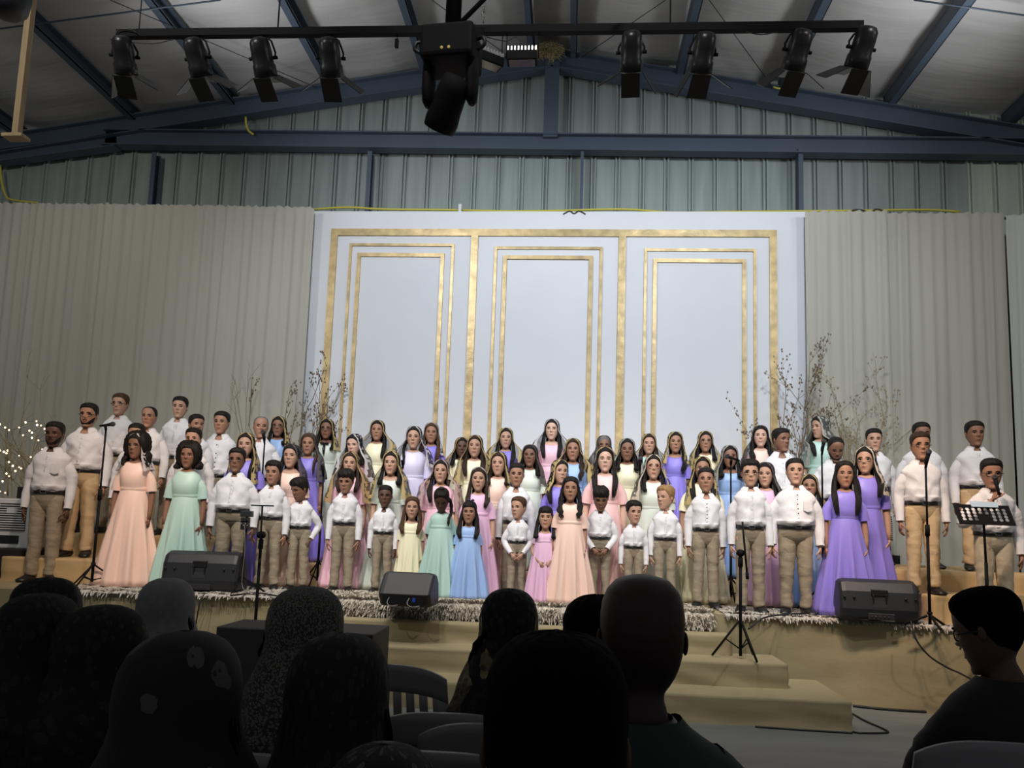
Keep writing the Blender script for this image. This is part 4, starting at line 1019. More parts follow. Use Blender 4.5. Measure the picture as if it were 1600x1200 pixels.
t = aty(1536, 789, 6.66); b = MB(); b.box((-.10, -.004, -.02), (.12, .004, .03)); o = b.build('sheet_music', mat('blue_paper', (.50, .66, .78), .6)); o.location = t; o.rotation_euler = (-.45, 0, radians(4)); tag(o, 'pale blue sheet of music on the perforated stand', 'paper')
# dark stand with a mixer like box left of the purple skirt
t = aty(386, 803, 7.55); root = empty('monitor_mixer_stand', (t[0], 7.55, .75), 0, 'black stand with a small box of knobs and hanging wires beside the heavy set boy', 'stand')
b = MB(); b.tube([(0, 0, .1), (0, 0, t[2]-.75)], .013, 8); b.build('pole', BM, root)
b = MB(); b.box((-.055, -.04, t[2]-.75-.03), (.055, .04, t[2]-.75+.03)); b.build('box', BP, root, bevel=.006)
b = MB(); b.box((-.05, -.03, t[2]-.75-.16), (.03, .03, t[2]-.75-.035)); b.build('bracket', BP, root, bevel=.006)
for k in range(5):
    b = MB(); b.ball((-.03+.02*k, -.046, t[2]-.75-.10-.016*(k % 2)), .008, 6, 5); b.build('knob', mat('knob_grey', (.25, .25, .26), .4, .6), root)
for k in range(3):
    a = .5+2*pi*k/3; b = MB(); b.tube([(0, 0, .16), (.22*cos(a), .22*sin(a), .012)], .010, 6); b.build('leg', BM, root)
b = MB(); b.tube(spline([(.0, -.04, t[2]-.85), (.03, -.06, t[2]-1.1), (.02, -.05, .1), (.10, -.1, .015)], 20), .004, 5); b.build('wire', mat('grey_wire', (.2, .2, .2), .5), root)
b = MB(); b.bar((-.20, -.02, t[2]-.75-.075), (.03, -.02, t[2]-.75-.075), .02, .008); b.build('bar', BM, root)

# ------------------------------------------------------------------ lighting bar and lamps
YL = 5.0
ba, bb_ = aty(184, 54, YL), aty(1348, 41, YL)
b = MB(); b.bar(ba, bb_, .05, .055); lb = tag(b.build('lighting_bar', BM), 'long black lighting bar hanging across the hall under the roof', 'lighting bar')
for i in range(4): pass
def bar_at(px): 
    k = (px-184)/(1348-184); return ba+(bb_-ba)*k
LENS = lambda on: mat('lamp_lens_lit', (1.0, .80, .55), .3, emit=6.0) if on else mat('lamp_lens_dark', (.15, .15, .15), .1)
def par_lamp(px, py, rz, tilt, on, flaps, label, aim_l):
    top = bar_at(px); c = aty(px, py, YL); root = empty('stage_lamp', (top[0], YL, top[2]-.03), rz, label, 'stage lamp', 'stage lamps on the lighting bar')
    dz_ = c[2]-(top[2]-.03); T_ = Matrix.Rotation(tilt, 3, 'X')
    def M(P): P = np.array(P, float).reshape(-1, 3); return np.array([T_@Vector(p) for p in P])+np.array([0, 0, dz_])
    # local axis: -z is the beam before tilting
    b = MB(); prof = [(.02, .155), (.05, .148), (.068, .12), (.073, .06), (.073, -.02), (.080, -.03), (.082, -.10), (.075, -.105)]
    V = [M([(r_*cos(a), r_*sin(a), z) for a in np.linspace(0, 2*pi, 18, endpoint=False)]) for r_, z in prof]; b.grid(V, True, 0, True, False); b.build('housing', mat('lamp_black_paint', (.012, .012, .013), .35, bump=.1), root)
    b = MB(); V = [M([(r_*cos(a), r_*sin(a), -.096) for a in np.linspace(0, 2*pi, 18, endpoint=False)]) for r_ in (.074, .001)]; b.grid(V, True, 0); b.build('lens', LENS(on), root)
    b = MB()
    for sd in (-1, 1): b.tube([(0, 0, .0), (sd*.05, 0, -.035), (sd*.088, 0, dz_+.06), (sd*.088, 0, dz_+.02)], .007, 6)
    b.build('yoke', BM, root)
    for sd in (-1, 1):
        b = MB(); b.cyl((sd*.075, 0, dz_+.02), (sd*.105, 0, dz_+.02), .012); b.build('knob', BM, root)
    FM = mat('lamp_flap_black', (.016, .0155, .015), .5)
    for kx, ky, ang, w in flaps:       # barn door flaps: direction, opening angle, size
        b = MB(); d = np.array([kx, ky, 0.0]); t_ = np.array([-ky, kx, 0.0]); L_ = .135
        o = d*.078+np.array([0, 0, -.105]); e = o+(d*sin(ang)+np.array([0, 0, -1])*cos(ang))*L_*1.25
        q = [o-t_*.068, o+t_*.060, e+t_*w, e-t_*w]; n_ = np.cross(q[1]-q[0], q[2]-q[0]); n_ = n_/np.linalg.norm(n_)*.0025
        V = np.array([p-n_ for p in q]+[p+n_ for p in q]); b.add(M(V), [(0, 1, 2, 3), (7, 6, 5, 4), (0, 4, 5, 1), (1, 5, 6, 2), (2, 6, 7, 3), (3, 7, 4, 0)], 0, False)
        b.build('barn_door', FM, root)
    return root
Fl = lambda l, r_, back=.20: [(-1, 0, l, .075), (1, 0, r_, .075), (0, -1, back, .065), (0, 1, 1.2, .065)]
TI = radians(38)
LP = [(199, 92, 12, True, [(1, 0, 1.1, .06), (0, -1, -.30, .065), (-1, 0, .2, .06)], 'leftmost stage lamp on the bar, its lit lens just showing'),
      (322, 95, -8, False, Fl(.95, 1.05, -.30), 'second stage lamp from the left end of the bar, turned slightly left'),
      (429, 95, -4, False, Fl(1.05, 1.1, -.30), 'third stage lamp from the left end of the bar'),
      (538, 95, 4, False, Fl(1.0, .95, -.30), 'fourth stage lamp from the left, last before the moving head light'),
      (1006, 86, -3, False, Fl(1.1, .6, -.30), 'first stage lamp right of the finned floodlights'),
      (1113, 88, 8, False, [(1, 0, 1.1, .06), (0, -1, -.35, .07), (-1, 0, .4, .05)], 'second stage lamp right of the finned floodlights, with a pale wire'),
      (1252, 84, 14, True, Fl(.8, 1.1, -.30), 'second stage lamp from the right end, brightly lit at its lens'),
      (1345, 80, 14, True, Fl(1.1, .3, -.30), 'stage lamp at the right end of the bar')]
for px, py, rz, on, fl, lab in LP: par_lamp(px, py, radians(rz), TI, on, fl, lab, None)
# lamp light
for i, (px, tx) in enumerate(((199, -5.0), (322, -3.4), (429, -2.2), (538, -1.0), (1006, .4), (1113, 1.4), (1252, 2.8), (1345, 4.0))):
    c = aty(px, 100, YL); spot('bar_lamp_light', (c[0], YL+.18, c[2]-.14), (tx, 8.4, 1.4), 165, (1.0, .86, .74) if i in (0, 6, 7) else (1.0, .93, .88), 70, .8, .06)
# two floods
def flood(px, py, rz, label):
    c = aty(px, py, 5.0); root = empty('floodlight', (c[0], 5.0, c[2]), rz, label, 'floodlight', 'finned floodlights on the lighting bar')
    b = MB(); V = [[(-.105*k, y, z), (.105*k, y, z)] for k, y, z in ((1, -.05, .03), (1, -.055, -.03), (.9, .0, -.055))]
    b.box((-.105, -.05, -.045), (.105, .05, .02)); b.build('housing', BM, root, bevel=.006)
    for k in range(9): b2 = MB(); x_ = -.096+.024*k; b2.box((x_-.005, -.052, .02), (x_+.005, .05, .05)); b2.build('fin', mat('bare_aluminium', (.62, .62, .62), .3, .6), root)
    b = MB(); bt = aty(px, 46, 5.0)[2]-c[2]
    for sd in (-1, 1): b.tube([(sd*.112, 0, -.01), (sd*.112, 0, .06), (sd*.112, 0, bt)], .004, 5)
    b.build('hanger', BM, root)
    b = MB(); b.box((-.09, -.04, -.050), (.09, .04, -.046)); b.build('led_panel', LENS(False), root)
flood(762, 92, radians(35), 'finned floodlight half hidden by the moving head light')
flood(816, 89, 0, 'finned floodlight hanging clear beside the straw nest')
# moving head
Ym = 4.0; c = aty(705, 100, Ym); root = empty('moving_head_light', (c[0], Ym, c[2]), radians(-6), 'big black moving head light hanging at the middle of the bar', 'stage light')
b = MB(); b.box((-.15, -.13, -.02), (.15, .13, .17)); b.build('base', BM, root, bevel=.02)
for sd in (-1, 1):
    b = MB(); V = []
    for z, w, d in ((.02, .030, .075), (-.08, .034, .075), (-.16, .034, .068), (-.22, .030, .055), (-.245, .018, .03)): V.append([(sd*.125+w*cos(a), d*sin(a), z) for a in np.linspace(0, 2*pi, 14, endpoint=False)])
    b.grid(V, True, 0, True, True); b.build('yoke_arm', BM, root)
    b = MB(); b.tube(spline([(sd*.15, -.02, .12), (sd*.19, -.05, .11), (sd*.20, -.05, .07), (sd*.16, -.03, .05)], 10), .012, 6); b.build('handle', BP, root)
b = MB(); T_ = Matrix.Rotation(radians(35), 3, 'X')@Matrix.Rotation(radians(28), 3, 'Y')
prof = [(.03, .13), (.07, .12), (.085, .05), (.088, -.06), (.095, -.12), (.09, -.17), (.02, -.185)]
V = [np.array([T_@Vector((r_*cos(a), r_*sin(a), z)) for a in np.linspace(0, 2*pi, 20, endpoint=False)])+np.array([0.0, 0, -.21]) for r_, z in prof]
b.grid(V, True, 0, True, True); b.build('head', BM, root)
b = MB(); b.cyl((-.02, -.135, .015), (-.02, -.128, .015), .008); b.cyl((.02, -.135, .015), (.02, -.128, .015), .008); b.build('indicator', mat('amber_indicator', (.5, .35, .1), .4, emit=.4), root)
top = aty(704, 0, Ym)
b = MB(); b.tube([(c[0], Ym, c[2]+.16), (c[0]+.01, Ym, 7.9)], .045, 14); b.tube([(c[0]+.02, Ym, c[2]+.22), (c[0]+.02+.9, Ym+.2, c[2]+1.4)], .014, 8); tag(b.build('drop_pipe', BM), 'thick black drop pipe with a slanting brace above the moving head light', 'pipe')
# truss cross pipe holding bar and pipe together
b = MB(); b.bar((c[0]+.02, Ym, c[2]+.20), (c[0]+.02, YL+.02, bar_at(705)[2]), .05, .05); tag(b.build('cross_pipe', BM), 'short black cross pipe joining the drop pipe to the bar', 'pipe')
# hanging chains of the bar
for px, lab in ((449, 'left hanging rod of the lighting bar'), (777, 'hanging chain beside the finned floodlights'), (1064, 'right hanging rod of the lighting bar'), (219, 'thin vertical cable at the leftmost lamp')):
    p0 = bar_at(px); zt_ = RZ(p0[0])-.1
    if px == 777:
        b = MB(); z = p0[2]; k = 0
        while z < zt_-.05:
            tt = np.linspace(0, 2*pi, 9); 
            P = [(p0[0]+(.012*cos(a) if k % 2 else 0), YL+(0 if k % 2 else .012*cos(a)), z+.025*sin(a)) for a in tt]; b.tube(P, .004, 4, caps=False); z += .04; k += 1
        tag(b.build('hanging_chain', mat('steel_chain', (.2, .2, .2), .4, .8)), lab, 'chain')
    else: wire('hanging_rod', [(p0[0], YL, p0[2]), (p0[0], YL, zt_)], .006 if px != 219 else .004, CAB, lab, 'rod', 'rods holding the lighting bar')
# wires on the bar
for seq, lab in (([(172, 60), (178, 78), (186, 88), (176, 72), (184, 48), (205, 47), (214, 52)], 'looping wire end at the left tip of the bar'), ([(205, 66), (240, 68), (270, 62)], 'slack wire between the two leftmost lamps'), ([(395, 62), (408, 65), (420, 60)], 'slack wire left of the third lamp'),
                 ([(760, 58), (790, 64), (808, 58), (818, 76)], 'slack wire dropping to the finned floodlight'), ([(1165, 50), (1190, 54), (1215, 50)], 'slack wire between the two middle right lamps')):
    wire('bar_wire', [aty(px, py, YL-.04) for px, py in seq], .004, CAB, lab, 'wire', 'slack wires on the lighting bar', 5, 30)
p = aty(620, 66, YL); b = MB(); b.tube([(p[0], YL, p[2]+.09), (p[0], YL, p[2]+.02)], .003, 5); b.box((p[0]-.012, YL-.012, p[2]-.04), (p[0]+.012, YL+.012, p[2]+.02)); tag(b.build('plug', BM), 'black plug dangling from the bar left of the moving head light', 'plug')
# straw nest on the ridge
c = aty(857, 80, 11.1); b = MB(); rnd = random.Random(8)
for k in range(220):
    a = rnd.uniform(0, 2*pi); r_ = .20*sqrt(rnd.random()); p0 = np.array([c[0]+r_*cos(a), 11.1+r_*.5*sin(a), c[2]+rnd.uniform(-.08, .08)]); d = np.array([rnd.gauss(0, 1), rnd.gauss(0, .5), rnd.gauss(0, .35)]); d /= np.linalg.norm(d)
    b.tube([p0-d*.09, p0+np.array([0, 0, .01]), p0+d*.09], .0035, 3)
for k in range(10): p0 = np.array([c[0]+rnd.uniform(-.08, .12), 11.0, c[2]-.05]); b.tube([p0, p0+np.array([rnd.uniform(-.03, .03), 0, -.2*rnd.random()-.05])], .003, 3)
tag(b.build('bird_nest', mat('straw', s2l((150, 135, 95)), .9)), 'straw bird nest on top of the truss at the roof ridge', 'nest')
# timber and speaker at the upper left
Yt = 5.2; p0, p1 = aty(34, 30, Yt), aty(29, 212, Yt)
b = MB(); b.box((p1[0]-.035, Yt-.03, p1[2]), (p1[0]+.012, Yt+.02, 7.9)); 
pw = MB(); root = empty('hanging_timber', (p1[0], Yt, p1[2]), 0, 'pale timber batten hanging from the roof at the left with a foot board', 'timber')
TIM = mat('pale_pine', s2l((160, 140, 104)), .7, bump=.2, bscale=4, stretch=(6, 6, .5), var=.12, vscale=8)
rel(b, (p1[0], Yt, p1[2])).build('batten', TIM, root)
b = MB(); b.box((-.10, -.05, -.025), (.06, .05, .0)); b.build('foot_board', TIM, root)
c = aty(12, 4, 4.6); b = MB(); V = []
for z, r_ in ((-.10, .02), (-.095, .08), (-.05, .125), (.05, .14), (.35, .14)): V.append([(c[0]+r_*cos(a), 4.6+r_*sin(a), c[2]+z) for a in np.linspace(0, 2*pi, 18, endpoint=False)])
b.grid(V, True, 0, True, True); b.tube([(c[0], 4.6, c[2]+.3), (c[0], 4.6, 7.3)], .03, 8); tag(b.build('hanging_loudspeaker', BP), 'rounded black loudspeaker hanging in the upper left corner', 'loudspeaker')

# ------------------------------------------------------------------ air coolers
def cooler(px0, px1, pyt, pyb, Y_, z0, label, slats=True):
    a_, c_ = aty(px0, pyt, Y_), aty(px1, pyb, Y_); w = c_[0]-a_[0]; h_ = a_[2]-c_[2]; zb = c_[2]
    root = empty('air_cooler', ((a_[0]+c_[0])/2, Y_, zb), 0, label, 'air cooler', 'white air coolers')
    WP = mat('cooler_white', (.62, .63, .64), .4); b = MB(); b.box((-w/2, 0, 0), (w/2, .38, h_)); b.build('housing', WP, root, bevel=.015)
    b = MB(); b.box((-w*.36, -.006, h_*.36), (w*.36, .0, h_*.92)); o = b.build('grille', BLACK(), root)
    s_ = MB()
    for k in range(12): z = h_*(.38+.52*k/11); s_.box((-w*.36, -.02, z), (w*.36, -.004, z+h_*.022))
    s_.build('louvre', WP, o)
    b = MB(); b.box((-w*.30, -.008, h_*.10), (w*.22, .0, h_*.26)); b.build('control_window', BLACK(), root, bevel=.003)
    b = MB(); b.box((-w*.14, -.026, h_*.70), (w*.14, -.01, h_*.80)); b.build('handle', WP, root, bevel=.004)
    return root, (a_[0]+c_[0])/2, zb, w
r_, cx_, zb, w_ = cooler(-6, 44, 778, 858, 8.15, .75, 'white louvred air cooler standing on a black box at the left edge')
b = MB(); b.box((cx_-.30, 7.98, .75), (cx_+.28, 8.6, zb)); tag(b.build('black_box', mat('black_cloth', (.006, .006, .007), .8), bevel=.01), 'black box carrying the air cooler at the left edge', 'box')
b = MB(); b.box((cx_-.34, 8.62, .75), (cx_+.24, 9.0, zb+.70)); tag(b.build('loudspeaker_cabinet', mat('black_cloth', (.006, .006, .007), .8), bevel=.01), 'tall black loudspeaker cabinet behind the left air cooler', 'loudspeaker')
r_, cx_, zb, w_ = cooler(1376, 1398, 800, 868, 9.75, .75, 'white louvred air cooler half hidden behind the woman in purple with the gold veil')
b = MB(); b.box((cx_-.14, 9.75, .75), (cx_+.14, 10.1, zb)); tag(b.build('black_box', mat('black_cloth', (.006, .006, .007), .8)), 'black box under the right air cooler, behind the risers', 'box')
# low black subwoofer boxes before the stage
for (l, r_, t_, Y_, lab) in ((338, 432, 979, 5.9, 'low black bass loudspeaker on the floor, left of the grey lace shawl'), (446, 583, 985, 5.3, 'low black bass loudspeaker on the floor, right of the grey lace shawl')):
    a_, c_ = aty(l, t_, Y_), aty(r_, t_, Y_); b = MB(); b.box((a_[0], Y_, 0), (c_[0], Y_+.5, a_[2])); root = empty('bass_loudspeaker', ((a_[0]+c_[0])/2, Y_, 0), 0, lab, 'loudspeaker', 'black bass loudspeakers')
    rel(b, ((a_[0]+c_[0])/2, Y_, 0)).build('cabinet', mat('sub_black', (.008, .008, .009), .6, bump=.1), root, bevel=.01)
# ------------------------------------------------------------------ dry branches and fairy lights
def branches(name, base, tips, m, label, seed, spread=.5, r0=.013, twig=5, leafy=0.0):
    rnd = random.Random(seed); b = MB()
    def grow(p, d, l, r, lev):
        n = 6; P = [np.array(p, float)]; dd = np.array(d, float)
        for i in range(n):
            dd = dd+np.array([rnd.gauss(0, .10), rnd.gauss(0, .06), rnd.gauss(0, .05)]); dd /= np.linalg.norm(dd); P.append(P[-1]+dd*l/n)
        b.tube(P, np.linspace(r, r*.45, n+1), 5 if lev < 2 else 4)
        if leafy and lev >= 1:
            for k in range(int(leafy*4)):
                q = P[rnd.randint(2, n)]; a = rnd.uniform(0, 6.28); e = MB(); e.ball(tuple(q+np.array([rnd.gauss(0, .012), rnd.gauss(0, .012), rnd.gauss(0, .012)])), .011, 5, 4, 0, (1, .4, 1.4)); b.add(np.concatenate(e.v), e.f, 0)
        if lev < 3:
            for k in range(twig if lev == 0 else 3 if lev == 1 else 2):
                i = rnd.randint(2, n) if lev else rnd.randint(1, n); a = rnd.uniform(-1, 1)
                nd = dd+np.array([rnd.gauss(0, spread), rnd.gauss(0, spread*.35), rnd.gauss(0, .2)]); nd /= np.linalg.norm(nd)
                grow(P[i], nd, l*rnd.uniform(.28, .50), r*.5, lev+1)
        return P[-1]
    for t_ in tips:
        v = np.array(t_)-np.array(base); grow(base, v/np.linalg.norm(v), np.linalg.norm(v)*.86, r0, 0)
    return tag(b.build(name, m), label, 'dry branches', 'dry branch arrangements')
BR = mat('dry_twig', s2l((120, 104, 84)), .85); BR2 = mat('dry_twig_pale', s2l((152, 140, 112)), .85)
A = lambda px, py, Y_: aty(px, py, Y_)
branches('dry_branches', (A(48, 860, 9.3)[0], 9.3, .75), [A(8, 650, 9.3), A(45, 640, 9.3), A(75, 660, 9.3), A(-15, 690, 9.2), A(60, 700, 9.2)], BR2, 'dry branches at the far left wound with fairy lights', 3, .5, .016, 7)
branches('dry_branches', (A(478, 800, 10.52)[0], 10.52, .75), [A(462, 610, 10.52), A(485, 592, 10.52), A(497, 640, 10.52), A(470, 650, 10.5), A(440, 640, 10.52)], BR, 'brown dry branches at the left side of the white panel', 5, .30, .012, 7, .5)
branches('dry_branches', (A(430, 800, 10.5)[0], 10.5, .75), [A(375, 635, 10.5), A(400, 650, 10.5), A(360, 660, 10.5)], BR, 'sparse dry branches behind the bald man', 6, .35, .010, 3)
branches('dry_branches', (A(1240, 800, 10.52)[0], 10.52, .75), [A(1218, 600, 10.52), A(1250, 580, 10.52), A(1270, 600, 10.52), A(1232, 640, 10.52)], BR, 'thin dry branches in front of the right end of the white panel', 7, .36, .011, 6, .9)
branches('dry_branches', (A(1310, 800, 10.5)[0], 10.5, .75), [A(1375, 568, 10.5), A(1340, 600, 10.5), A(1306, 590, 10.5), A(1385, 625, 10.48), A(1325, 640, 10.5), A(1355, 610, 10.5)], BR2, 'wide dry branches in front of the right curtain', 8, .40, .013, 6, .7)
root = empty('fairy_lights', (A(30, 700, 9.2)[0], 9.2, .75), 0, 'string of warm fairy lights wound into the far left branches', 'fairy lights')
rnd = random.Random(21); BU = mat('warm_bulb', (1.0, .72, .40), .4, emit=5.0); q0 = np.array([A(30, 700, 9.2)[0], 9.2, .75])
seqs = [[(0, 663), (8, 668), (14, 672), (30, 668), (40, 660), (57, 658), (64, 665), (50, 676), (46, 673), (36, 680), (50, 684), (72, 676), (60, 688), (76, 690)], [(0, 704), (6, 706), (10, 708), (14, 722), (20, 728), (30, 730), (33, 732), (24, 736), (10, 740), (14, 744), (4, 752), (0, 768), (8, 770)], [(58, 664), (70, 670), (66, 702), (62, 712), (48, 714), (30, 712), (12, 704)]]
for sq in seqs:
    P = []
    for px, py in sq:
        p = A(px, py, 9.1+rnd.uniform(-.15, .1)); P.append(p-q0)
        for k in range(1):
            b = MB(); e = p-q0+np.array([rnd.uniform(-.05, .05), 0, rnd.uniform(-.04, .04)])*k; b.ball(tuple(e), .008+.005*rnd.random(), 6, 5); b.build('bulb', BU, root)
    b = MB(); b.tube(spline(P, 60), .002, 4); b.build('wire', CAB, root)
# ------------------------------------------------------------------ cables on floor and stage
def floorcable(pts, z, lab, r=.008, n=60): return wire('floor_cable', [np.append(atz(px, py, z)[:2], z+r) for px, py in pts], r, mat('black_rubber', (.01, .01, .01), .5), lab, 'cable', 'black cables on floor and stage', 6, n)
floorcable([(1331, 1116), (1352, 1128), (1375, 1138), (1388, 1145), (1378, 1147), (1345, 1147), (1332, 1145)], 0, 'black cable looping on the concrete floor beside the lowest step')
floorcable([(1180, 1137), (1250, 1142), (1332, 1147)], 0, 'black cable running along the foot of the lowest step')
floorcable([(1333, 1105), (1380, 1110), (1440, 1114), (1560, 1120)], 0, 'thick black cable along the foot of the stage at the right', .012)
floorcable([(1290, 963), (1330, 968), (1400, 973)], .765, 'black cable on the pale rug behind the right floor monitor')
floorcable([(1170, 984), (1200, 965), (1262, 960), (1330, 962)], .765, 'bundle of black cables crossing the stage edge to the boom stand')
floorcable([(360, 932), (400, 928), (430, 932), (470, 938), (500, 934)], .765, 'black cable on the rug right of the left floor monitor')
floorcable([(90, 905), (118, 900), (140, 897), (152, 903)], .765, 'black cable on the stage at the leftmost microphone stand')
Yc = 7.0
wire('hanging_cable', [(A(1414, 975, 7.1)[0], 6.98, .80), A(1432, 1000, 6.92), A(1452, 1025, 6.9), A(1480, 1043, 6.88), A(1500, 1052, 6.85), A(1530, 1068, 6.8)], .008, mat('black_rubber', (.01, .01, .01), .5), 'black cable hanging over the stage front below the right monitor', 'cable', 'black cables on floor and stage', 6, 40)
wire('hanging_cable', [(A(318, 925, 7.1)[0], 7.13, .78), A(313, 940, 7.08), A(309, 958, 7.06), A(306, 976, 7.05)], .007, mat('black_rubber', (.01, .01, .01), .5), 'black cable hanging over the stage front below the left monitor', 'cable', 'black cables on floor and stage', 6, 20)
wire('hanging_cable', [(A(1535, 985, 6.65)[0], 6.62, .76), A(1515, 985, 6.55), A(1506, 1000, 6.55), A(1500, 1015, 6.55)], .007, mat('black_rubber', (.01, .01, .01), .5), 'grey cable hanging over the stage front at the right edge', 'cable', 'black cables on floor and stage', 6, 20)
